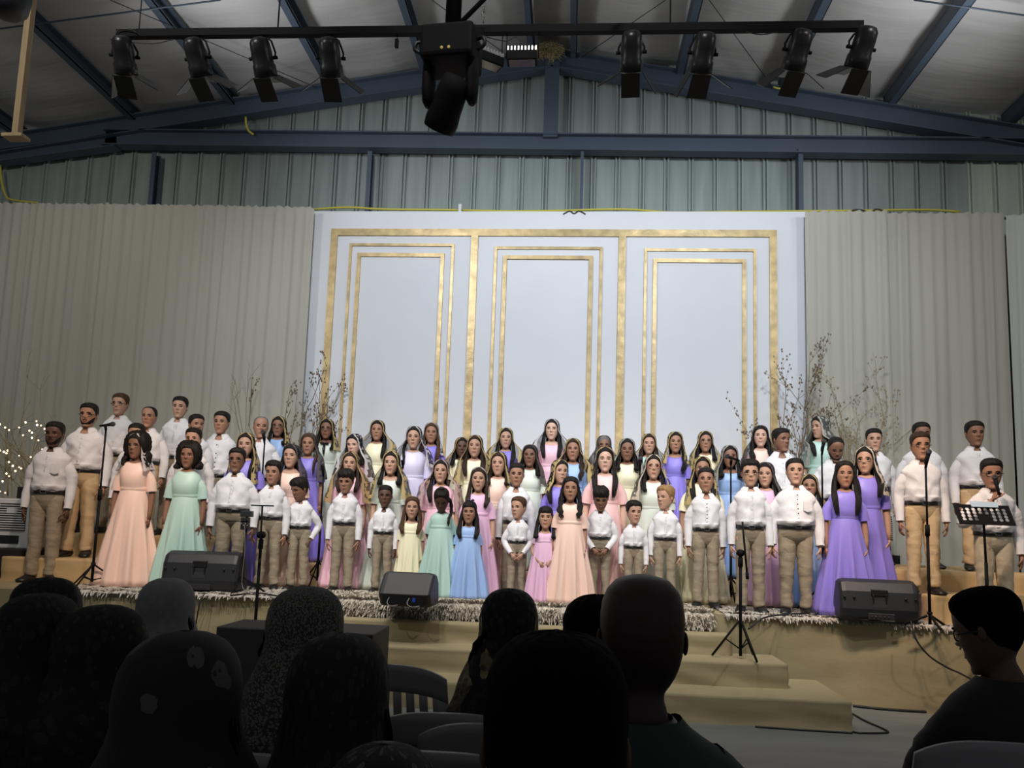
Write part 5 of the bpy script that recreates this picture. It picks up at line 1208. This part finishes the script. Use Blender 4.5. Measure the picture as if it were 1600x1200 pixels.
# ------------------------------------------------------------------ the choir
# x and top of the head in the photograph, standing place (F: feet seen at that height on the stage floor; S, 1, 2: stage floor, low riser, upper riser with the depth), look, label
CH = [
(1, 88, 656, 'F', 910, 'm', 'dark', dict(beard='full', pocket=1), 'bearded man in white shirt and khaki trousers at the left front of the stage'),
(2, 141, 627, '1', 8.25, 'm', 'tan', dict(beard='full', glasses='b', fat=1.1), 'bearded man with glasses in white shirt, behind the leftmost microphone stand'),
(3, 190, 612, '2', 9.0, 'm', 'light', dict(glasses='b', hc='chestnut', yaw=-6), 'tall clean shaven man with round dark glasses, top row at the left'),
(4, 235, 632, '2', 8.75, 'm', 'tan', dict(style='balding', fat=1.1), 'man with receding hairline and ruddy face, above the girl with the white laced veil'),
(5, 215, 659, '1', 8.12, 'm', 'tan', dict(yaw=4), 'dark haired man mostly hidden behind the peach gowned woman with the veil'),
(6, 217, 673, 'F', 917, 'w', 'brown', dict(dress='peach', style='curly', len=-.35, veil='bw', wide=.12, vlen=-.55, glasses='thin', yaw=-12, hem=.19), 'young woman with dark curls, glasses and white laced veil in a long peach gown'),
(7, 283, 617, '2', 9.25, 'm', 'light', dict(yaw=2), 'tall young dark haired man with long neck, top row beside the bearded man in profile'),
(8, 308, 645, '2', 8.85, 'm', 'tan', dict(yaw=40, beard='thin'), 'goateed man turned to the right in profile, between two younger men at the left'),
(9, 304, 666, '1', 8.2, 'm', 'light', dict(fat=1.12), 'pale dark haired man right behind the woman in the mint gown'),
(10, 297, 690, 'F', 919, 'w', 'brown', dict(dress='mint', style='curly', len=-.05, hem=.185, fat=1.05), 'unveiled woman with short dark curls in a mint gown, behind the left floor monitor'),
(11, 348, 640, '1', 9.1, 'm', 'tan', dict(buttons=1, yaw=-4), 'young man with short black hair and dark shirt buttons, behind a microphone'),
(12, 372, 697, 'F', 922, 'b', 'brown', dict(glasses='b', fat=1.2, yaw=2), 'heavy set boy with dark glasses, right of the mint gown'),
(13, 386, 672, 'S', 8.45, 'w', 'light', dict(dress='purple', style='long', veil='gold', wide=.1, vlen=-1.3, yaw=3, locks='R'), 'long haired woman in purple with gold laced veil, behind the heavy set boy'),
(14, 409, 647, '1', 9.15, 'm', 'tan', dict(style='balding', hc='grey', yaw=18, fat=1.08, bald=1), 'bald man in white shirt turned to the right, eyes lowered'),
(15, 437, 647, '2', 9.75, 'w', 'brown', dict(dress='blue', style='long', veil='gold', glasses='b', wide=.08, vlen=-.8, len=-.3), 'woman in light blue with glasses and gold veil, beside the bald man'),
(16, 429, 718, 'F', 922, 'b', 'tan', dict(style='mop', hairline=.78, yaw=-6), 'boy in white shirt behind the empty boom stand, looking ahead'),
(17, 457, 690, 'S', 8.5, 'w', 'light', dict(dress='peach', style='long', veil='black', wide=.25, vlen=-1.1, yaw=-6, locks='L'), 'long haired woman in peach with black lace veil, behind two boys at the left'),
(18, 484, 673, '1', 9.05, 'w', 'tan', dict(dress='purple', style='tied', hc='chestnut', veil='black', wide=.35, vlen=-1.3), 'woman with lowered eyes in purple under a dark flowery veil', ),
(19, 474, 744, 'F', 922, 'b', 'brown', dict(style='mop', pose='pocket', yaw=-38, pitch=18), 'small boy with hands in pockets looking down and left'),
(20, 512, 651, '2', 9.75, 'w', 'brown', dict(dress='sage', style='long', veil='gold', glasses='b', necktie=1, wide=.08, vlen=-.7, len=-.7), 'woman with glasses and black neck bow on a pale mint gown'),
(21, 543, 731, 'F', 925, 'b', 'tan', dict(style='mop', hairline=.70, pitch=12, yaw=-4), 'dark haired boy with stern lowered face, in front of the bronze laced veil'),
(22, 549, 702, 'S', 8.5, 'w', 'light', dict(dress='pink', style='long', veil='dense', wide=.55, vlen=-1.35, hc='brown', len=-.9), 'woman in pink with wide bronze lace veil and lowered eyes'),
(23, 556, 674, '1', 9.1, 'w', 'pale', dict(dress='rose', style='long', len=-.2, veil='bw', wide=.5, vlen=-1.3, yaw=-14, pitch=8), 'pale woman with red lips under a black and white veil'),
(24, 591, 653, '2', 9.7, 'w', 'tan', dict(dress='yellow', style='long', veil='gold', wide=.8, vlen=-1.5, locks='R'), 'tall woman in pale yellow under a wide tent shaped gold and black veil'),
(25, 603, 756, 'F', 926, 'b', 'dark', dict(yaw=4, vol=.04), 'small dark skinned boy in white shirt, left of the little girl in yellow'),
(26, 613, 701, 'S', 8.5, 'w', 'light', dict(dress='sage', style='long', len=-.3, veil='gold', wide=.35, vlen=-1.2, yaw=-4), 'woman with black bob and narrow gold laced veil in pale green'),
(27, 648, 662, '1', 9.1, 'w', 'light', dict(dress='lavender', style='tied', veil='bw', wide=.5, vlen=-1.0, fat=1.05, tail=-1), 'woman in pale lavender with a flowery black and white veil'),
(28, 675, 657, '2', 9.7, 'w', 'tan', dict(dress='purple', style='long', veil='bw', wide=.05, vlen=-.7, hc='chestnut', yaw=4, opening=1.1), 'woman in purple with chestnut hair, top row behind the lavender gown'),
(29, 645, 774, 'F', 931, 'g', 'light', dict(dress='yellow', style='long', hc='chestnut', smile=1, yaw=6, hem=.16), 'smiling little girl with light brown hair in a yellow gown'),
(30, 690, 714, 'S', 8.5, 'w', 'light', dict(dress='pink', style='long', locks='L', veil='pinkb', wide=.75, vlen=-1.5, fat=1.15), 'stout woman in pink under a wide rose lace veil'),
(31, 692, 758, 'F', 935, 'g', 'dark', dict(dress='mint', style='tied', topknot=1, pitch=32, pose='behind', hem=.20), 'dark skinned girl in mint with hair tied up, looking down at the floor'),
(32, 734, 781, 'F', 937, 'g', 'tan', dict(dress='blue', style='long', bow=1, hairline=.74, hem=.21, fat=1.05), 'small girl in a light blue gown with a hair bow'),
(33, 722, 680, '2', 9.6, 'w', 'dark', dict(dress='yellow', style='long', len=-.2, veil='dense', wide=.5, vlen=-1.5, yaw=10), 'dark skinned woman wrapped in a bronze lace veil over a yellow gown'),
(34, 743, 676, '1', 9.05, 'w', 'light', dict(dress='yellow', style='long', veil='gold', wide=.4, vlen=-1.4, hc='brown'), 'light skinned woman in pale yellow under a gold net veil'),
(35, 749, 726, 'F', 933, 'g', 'light', dict(dress='orchid', style='long', veil='bw', wide=.02, vlen=-.35, hc='brown', opening=1.15, hem=.17), 'tall girl in pink with a lace veil on her loose brown hair'),
(36, 780, 702, 'S', 8.75, 'w', 'light', dict(dress='peach', style='long', len=-.4, hc='brown', veil='gold', wide=.1, vlen=-.9, yaw=-6), 'woman in peach with short brown hair, behind the tall boy with the wristwatch'),
(37, 791, 665, '2', 9.65, 'w', 'light', dict(dress='purple', style='long', veil='gold', wide=.7, vlen=-1.3, yaw=4), 'young woman in purple under a wide gold edged black net, top row'),
(38, 808, 721, 'S', 8.36, 'b', 'tan', dict(watch=1, yaw=2, vol=.045), 'tall boy with black wristwatch, behind the small fair boy with clasped hands'),
(39, 811, 774, 'F', 936, 'b', 'light', dict(pose='clasp', yaw=-28, hc='chestnut', hairline=.82), 'small fair boy with clasped hands looking to the left'),
(40, 829, 691, '1', 9.05, 'w', 'brown', dict(dress='sage', style='long', len=-.2, veil='black', wide=.2, vlen=-1.0, yaw=-6, fat=1.1), 'older woman in pale green with a short black lace veil'),
(41, 853, 789, 'F', 942, 'g', 'light', dict(dress='orchid', style='long', hairline=.70, smile=1, pose='clasp', len=-.5, sleeve='short', hem=.19), 'smallest smiling girl with fringe and clasped hands, in pink'),
(42, 863, 651, '2', 9.7, 'w', 'pale', dict(dress='pink', style='long', veil='bw', wide=.75, vlen=-1.5, yaw=-4), 'tall pale woman in pink under a wide black and white veil, topmost of the middle'),
(43, 875, 714, 'S', 8.5, 'w', 'light', dict(dress='purple', style='long', veil='gold', wide=.1, vlen=-.5, yaw=22, locks='L'), 'thin faced woman in purple looking right, gold laced black veil'),
(44, 896, 681, '1', 9.05, 'w', 'tan', dict(dress='blue', style='long', wavy=1, veil='gold', wide=.7, vlen=-1.5, hc='brown', yaw=-3), 'frowning woman with long wavy hair in light blue under a wide veil'),
(45, 892, 742, 'F', 944, 'g', 'tan', dict(dress='peach', style='long', wavy=1, closed=1, hem=.19, hairline=.80), 'girl with long wavy dark hair and closed eyes in a peach gown'),
(46, 939, 757, 'F', 943, 'b', 'brown', dict(style='mop', hairline=.66, pitch=22, pose='clasp', closed=1), 'boy with thick black fringe looking down, hands crossed in front'),
(47, 946, 694, 'S', 8.4, 'w', 'pale', dict(dress='rose', style='long', closed=1, veil='gold', wide=.02, vlen=-.2, opening=1.2, fat=1.08, len=-1.2, hem=.19), 'brightly lit woman in rose with closed eyes and long black hair'),
(48, 944, 677, '2', 9.6, 'w', 'brown', dict(dress='rose', style='long', len=-.2, hc='grey', glasses='b', veil='black', wide=.4, vlen=-1.2), 'woman with glasses and black veil hidden behind the brightly lit woman in rose'),
(49, 980, 681, '1', 9.05, 'w', 'brown', dict(dress='yellow', style='long', len=-.5, closed=1, veil='grey', wide=.45, vlen=-1.2), 'woman in yellow under a grey white lace veil, eyes closed'),
(50, 991, 781, 'F', 945, 'b', 'light', dict(yaw=14, style='mop', hairline=.78), 'small black haired boy partly hidden by the bald head of the audience'),
(51, 1014, 674, '2', 9.6, 'w', 'light', dict(dress='mint', style='long', hc='brown', veil='gold', wide=.6, vlen=-1.3), 'young woman with long brown hair under a dark gold veil, top row'),
(52, 1021, 706, 'S', 8.5, 'w', 'light', dict(dress='sage', style='long', len=-.7, glasses='red', veil='cream', wide=.35, vlen=-1.1, fat=1.08), 'woman with red glasses and a cream flowered black veil in pale green'),
(53, 1040, 757, 'F', 946, 'b', 'light', dict(yaw=-42, hc='blond', style='mop', hairline=.80), 'fair haired boy with head turned to the left'),
(54, 1055, 671, '2', 9.5, 'w', 'tan', dict(dress='purple', style='long', wavy=1, veil='gold', wide=.1, vlen=-.6, locks='R', len=-1.2, yaw=3), 'young woman in purple with a long black wavy lock over her shoulder'),
(55, 1097, 709, 'S', 8.5, 'w', 'tan', dict(dress='yellow', style='long', len=-1.1, veil='gold', wide=.15, vlen=-1.1, fat=1.1), 'woman in pale yellow with dark laced veil, behind the slim boy with dark buttons'),
(56, 1102, 670, '2', 9.75, 'w', 'tan', dict(dress='yellow', style='long', len=-.3, glasses='thin', veil='gold', wide=.4, vlen=-1.2, fat=1.05), 'woman with rimless glasses in pale yellow, top row at the right'),
(57, 1103, 728, 'F', 950, 'b', 'tan', dict(buttons=1, pitch=-4, yaw=-6), 'slim boy with dark shirt buttons, right of the fair haired boy'),
(58, 1140, 692, '1', 9.0, 'w', 'brown', dict(dress='blue', style='long', len=-.3, veil='grey', wide=.3, vlen=-1.1, open=.02), 'woman in light blue with grey lace veil behind a level microphone'),
(59, 1172, 716, 'F', 957, 'b', 'light', dict(glasses='b', style='mop', hairline=.78, yaw=-4), 'boy with round dark glasses behind the boom stand on the steps'),
(60, 1196, 718, 'S', 8.45, 'w', 'light', dict(dress='orchid', style='long', veil='black', wide=.25, vlen=-1.1, yaw=-16), 'young woman in mauve pink peeking out behind the boy with round glasses'),
(61, 1188, 661, '2', 9.65, 'w', 'pale', dict(dress='peach', style='long', wavy=1, smile=1, len=-1.1, yaw=-6, veil='black', wide=.4, vlen=-1.0, opening=1.05), 'smiling woman with big black hair in peach, left of the dark skinned man'),
(62, 1220, 666, '1', 9.05, 'm', 'brown', dict(yaw=30, fat=1.08), 'broad man in white shirt looking right, beside the smiling woman'),
(63, 1242, 713, 'F', 960, 'b', 'light', dict(buttons=1, fat=1.18, pitch=-4, yaw=-3, pocket=1), 'stout boy with short hair and dark shirt buttons, left of the girl in purple'),
(73, 1264, 737, 'S', 8.45, 'w', 'tan', dict(dress='blue', style='long', veil='gold', wide=.2, vlen=-1.2, yaw=-8), 'woman hidden behind the stout boy, only gold veil and blue skirt showing'),
(64, 1282, 646, '2', 9.65, 'w', 'light', dict(dress='mint', style='long', yaw=-58, veil='grey', wide=.35, vlen=-1.5, len=-1.0), 'woman in mint with grey veil turned left in profile, top row'),
(65, 1303, 678, '1', 9.0, 'm', 'brown', dict(style='balding', pitch=28, fat=1.1, beard='thin', yaw=2), 'man with thinning hair looking down behind a microphone'),
(66, 1319, 717, 'F', 963, 'g', 'tan', dict(dress='purple', style='long', len=-1.2, hem=.19, yaw=-2, hairline=.84), 'unveiled girl with long straight dark hair in a purple gown'),
(67, 1352, 693, 'S', 8.0, 'w', 'light', dict(dress='purple', style='long', glasses='b', veil='cream', wide=.12, vlen=-.9, yaw=-22, hem=.17), 'woman in purple with glasses and big gold flowered veil, right of the unveiled girl'),
(68, 1365, 667, '2r', 9.0, 'm', 'light', dict(fat=1.08, yaw=-5), 'man in white shirt behind the gold flowered veil'),
(69, 1437, 672, '1', 7.52, 'm', 'tan', dict(glasses='b', hc='brown', fat=1.03), 'man with dark glasses and orange lit trousers, behind the rightmost microphone stand'),
(70, 1439, 657, '2r', 8.55, 'm', 'brown', dict(fat=1.1), 'man almost hidden behind the man with orange lit trousers'),
(71, 1522, 655, '2r', 8.25, 'm', 'brown', dict(yaw=4, fat=1.05, hc='black'), 'tall dark skinned man in white shirt, highest at the right end'),
(72, 1547, 713, 'S', 7.02, 'm', 'tan', dict(glasses='b', fat=1.08, pose=('mic', 'side'), pitch=8, yaw=-6, light=1), 'man with glasses singing into a hand held microphone behind the music stand'),
]
FLZ = {'F': STAGE_Z, 'S': STAGE_Z, '1': T1, '2': T2, '2r': T1+.2}
WARMK = mat('khaki_warm_lit', s2l((208, 182, 142)), 0.8, bump=0.6, bscale=7, stretch=(1, 1, 1.8))  # khaki trousers with the warm stage light put into the colour
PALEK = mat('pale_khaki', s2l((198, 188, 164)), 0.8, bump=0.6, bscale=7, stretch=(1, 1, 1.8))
MIC = None
for (pid, px, pyt, md_, v_, kind, sk, o_, lab) in CH:
    z0 = FLZ[md_]; Y_ = atz(px, v_, z0)[1] if md_ == 'F' else v_
    if pid in (72,): Y_ = 7.06
    t = aty(px, pyt, Y_); Hh = t[2]-z0
    if o_.get('veil'): Hh -= .012
    sp = dict(id=pid, H=Hh*.985, kind=kind, skin=sk, loc=(t[0], Y_, z0), rz=atan2(t[0], Y_)*-.35, label=lab, group='choir singers on the stage'); sp.update(o_)
    if 'hc' in o_: sp['hair'] = o_['hc']
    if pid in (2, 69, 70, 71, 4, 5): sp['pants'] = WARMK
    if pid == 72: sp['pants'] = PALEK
    root, f_, arms_ = build_person(sp)
    if pid == 72:
        S_, E2, W2, d2, n2 = arms_[-1]; M_ = Matrix.Rotation(sp['rz'], 3, 'Z'); hp = M_@Vector(W2+np.array([0.012, -.03, .085])); hp = np.array(hp)+np.array(sp['loc'])
        microphone(hp+np.array([.008, -.012, .055]), (-.05, .28, 1), 'black microphone held in the hand of the man behind the music stand')
    if o_.get('pocket'):
        H_ = f_.H; b = MB(); y_ = -(.089*H_)*f_.fat; q = [(-.0, 0), (.052, 0), (.052, -.055), (.026, -.066), (0, -.055)]
        V = [(.030*H_+a*H_, y_-.001+abs(a)*.25*H_*.5, f_.zs-.085*H_+c*H_) for a, c in q]; b.add(V, [(0, 1, 2, 3, 4)], 0, False)
        oo = b.build('chest_pocket', SHIRT(), root); m_ = oo.modifiers.new('solid', 'SOLIDIFY'); m_.thickness = .006; m_.offset = 0

# ------------------------------------------------------------------ the seated audience, seen from behind
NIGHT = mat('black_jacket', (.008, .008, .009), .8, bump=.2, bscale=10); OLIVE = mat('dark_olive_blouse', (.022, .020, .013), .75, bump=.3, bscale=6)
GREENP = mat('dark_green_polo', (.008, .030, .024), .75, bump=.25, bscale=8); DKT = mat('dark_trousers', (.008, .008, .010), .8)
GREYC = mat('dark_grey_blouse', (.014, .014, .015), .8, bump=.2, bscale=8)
HAIR['night'] = (.003, .003, .003); SKIN['shade'] = (.10, .055, .04); SKIN['shade2'] = (.026, .016, .013)  # audience hair and skin darkened, the hall's shade put into the colour
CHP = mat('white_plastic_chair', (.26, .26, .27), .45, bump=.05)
def chair(p, rz, label, w=.50):
    """stackable moulded chair facing local -y; slotted back, four splayed legs, armrests"""
    root = empty('plastic_chair', p, rz, label, 'chair', 'moulded plastic chairs of the audience')
    b = MB(); V = []
    for y in np.linspace(-.22, .20, 8): V.append([(x_, y, .43+.012*(abs(x_)/.2)**2-(.02 if y < -.2 else 0)) for x_ in np.linspace(-w/2, w/2, 9)])
    b.grid(V, False); o = b.build('seat', CHP, root); m_ = o.modifiers.new('s', 'SOLIDIFY'); m_.thickness = .02
    b = MB(); zt = .93
    def bk(u, v):   # u -1..1 across, v 0..1 up
        return (u*(w/2-.0)*(1-.08*v), .20+.10*v-.035*(1-u*u)*-1*.9, .44+(zt-.44)*v-.05*v*abs(u)**3)
    def slab(u0, u1, v0, v1, nu=6, nv=6):
        V = [[bk(u0+(u1-u0)*i/nu, v0+(v1-v0)*j/nv) for i in range(nu+1)] for j in range(nv+1)]; b.grid(V, False)
    slab(-1, 1, .78, 1.0, 16, 4); slab(-1, -.80, .0, .78); slab(.80, 1, .0, .78); slab(-.80, .80, .0, .16, 12, 2)
    ns = 7
    for k in range(ns+1):
        u = -.80+1.6*k/ns; slab(max(-.80, u-.068), min(.80, u+.068), .16, .78, 1, 6)
    o = b.build('backrest', CHP, root); m_ = o.modifiers.new('s', 'SOLIDIFY'); m_.thickness = .014
    for sx_ in (-1, 1):
        for sy_, y in ((-1, -.19), (1, .19)):
            b = MB(); b.tube([(sx_*w*.44, y, .43), (sx_*w*.50, y+sy_*.05, 0.0)], [.030, .018], 6); b.build('leg', CHP, root)
        b = MB(); b.tube(spline([(sx_*w*.47, .26, .66), (sx_*w*.55, .05, .66), (sx_*w*.56, -.14, .65), (sx_*w*.52, -.20, .60), (sx_*w*.48, -.20, .43)], 14), .018, 6, squash=(1.3, .7)); b.build('armrest', CHP, root)
    return root
AU = [
(101, 78, 897, 2.75, 'g', dict(veil='night', opening=.0, yaw=-60, glasses='thin', wide=.35, vlen=-1.1, skin='shade', style='long'), 'woman at the far left in a black veil, thin glasses showing at her right', GREYC, 1.62),
(102, 66, 920, 2.0, 'g', dict(veil='night', opening=.0, wide=.2, vlen=-1.2, style='long'), 'woman with shiny net over dark hair at the lower left edge', GREYC, 1.55),
(103, 165, 938, 2.0, 'g', dict(veil='night', opening=.0, wide=.35, vlen=-1.0, yaw=-25, style='long', ruffle=1), 'woman with a ruffled black lace veil, left of the plain grey veil', GREYC, 1.6),
(104, 264, 898, 2.95, 'g', dict(veil='plain', opening=.0, wide=.25, vlen=-1.2, style='long', len=-.3), 'woman under a plain smooth grey veil', GREYC, 1.62),
(105, 290, 976, 1.35, 'g', dict(veil='flower', opening=.0, wide=.32, vlen=-1.7, style='long'), 'woman under a large black veil with pale flowers', GREYC, 1.60),
(106, 482, 910, 2.25, 'g', dict(veil='lacegrey', opening=.0, wide=.30, vlen=-.9, yaw=-20, style='tied'), 'woman under a grey patterned lace shawl in front of the bass loudspeakers', NIGHT, 1.62),
(107, 534, 980, 1.55, 'g', dict(veil='night', opening=1.0, wide=.05, vlen=-1.2, style='long'), 'dark haired woman with a black net veil, below the grey lace shawl', NIGHT, 1.60),
(108, 797, 914, 2.65, 'g', dict(veil='night', opening=.0, wide=.25, vlen=-.75, style='tied'), 'woman in dark olive blouse with sheer black veil, in front of the steps', OLIVE, 1.62),
(109, 872, 988, 0.98, 'm', dict(style='short', hair='night', vol=.02), 'big dark short haired head of the man nearest the camera', NIGHT, 1.70),
(110, 935, 935, 2.05, 'm', dict(style='short', hair='night'), 'head half hidden behind the left ear of the bald man', NIGHT, 1.70),
(111, 1004, 891, 1.62, 'm', dict(style='none', skin='shade2', fat=1.22), 'bald man in dark green shirt', GREENP, 1.72),
(112, 1563, 920, 2.75, 'm', dict(style='short', hair='night', yaw=42, pitch=16, glasses='b', skin='shade', pose='lap', fat=1.02), 'man with glasses in a black jacket leaning left on a plastic chair', NIGHT, 1.76),
(113, 600, 1152, 1.25, 'g', dict(veil='cream_dark', opening=.0, wide=.2, vlen=-.8, style='long'), 'top of a dark lace veil at the bottom edge below the empty chairs', NIGHT, 1.35),
]
VEIL['cream_dark'] = ('lace_black_edge', (.006, .006, .006), (.07, .065, .06), .8, .36, 12)
CHL = {101: 'moulded chair under the woman with thin glasses and black veil', 102: 'moulded chair under the woman with shiny net at the left edge', 103: 'moulded chair under the woman with the ruffled black veil',
 104: 'moulded chair under the woman with the plain grey veil', 105: 'moulded chair under the woman with the pale flowered black veil', 106: 'moulded chair under the woman with the grey lace shawl',
 107: 'moulded chair under the dark haired woman below the grey lace shawl', 108: 'moulded chair under the woman in the dark olive blouse', 109: 'moulded chair under the man nearest the camera',
 110: 'moulded chair under the man half hidden by the bald head', 111: 'moulded chair under the bald man in the green shirt', 112: 'white plastic chair under the man in the black jacket', 113: 'moulded chair under the woman at the bottom edge'}
for (pid, px, pyt, Y_, kind, o_, lab, top_, Hs) in AU:
    t = aty(px, pyt, Y_); fem = kind == 'g'
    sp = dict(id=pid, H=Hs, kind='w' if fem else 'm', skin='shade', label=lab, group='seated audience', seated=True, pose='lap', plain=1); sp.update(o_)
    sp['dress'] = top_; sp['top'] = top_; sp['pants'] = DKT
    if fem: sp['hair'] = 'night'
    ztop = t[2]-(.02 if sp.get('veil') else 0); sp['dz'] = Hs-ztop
    sp['loc'] = (t[0], Y_, 0); sp['rz'] = pi
    build_person(sp)
    chair((t[0]-(.20 if pid == 112 else 0), Y_-.02, 0.0), pi, CHL[pid])
for (px, pyt, Y_, rz_, lab) in ((632, 1045, 3.2, 3.0, 'empty moulded chair in front of the steps, left of the olive blouse'), (693, 1098, 2.45, 3.2, 'empty moulded chair, second row below the steps'),
                               (690, 1156, 2.05, 3.15, 'empty moulded chair, lowest of three at the bottom edge'), (1568, 1157, 2.0, 3.1, 'white plastic chair at the bottom right corner, nearest the camera')):
    t = aty(px, pyt, Y_); chair((t[0], Y_+.28, 0), rz_, lab)
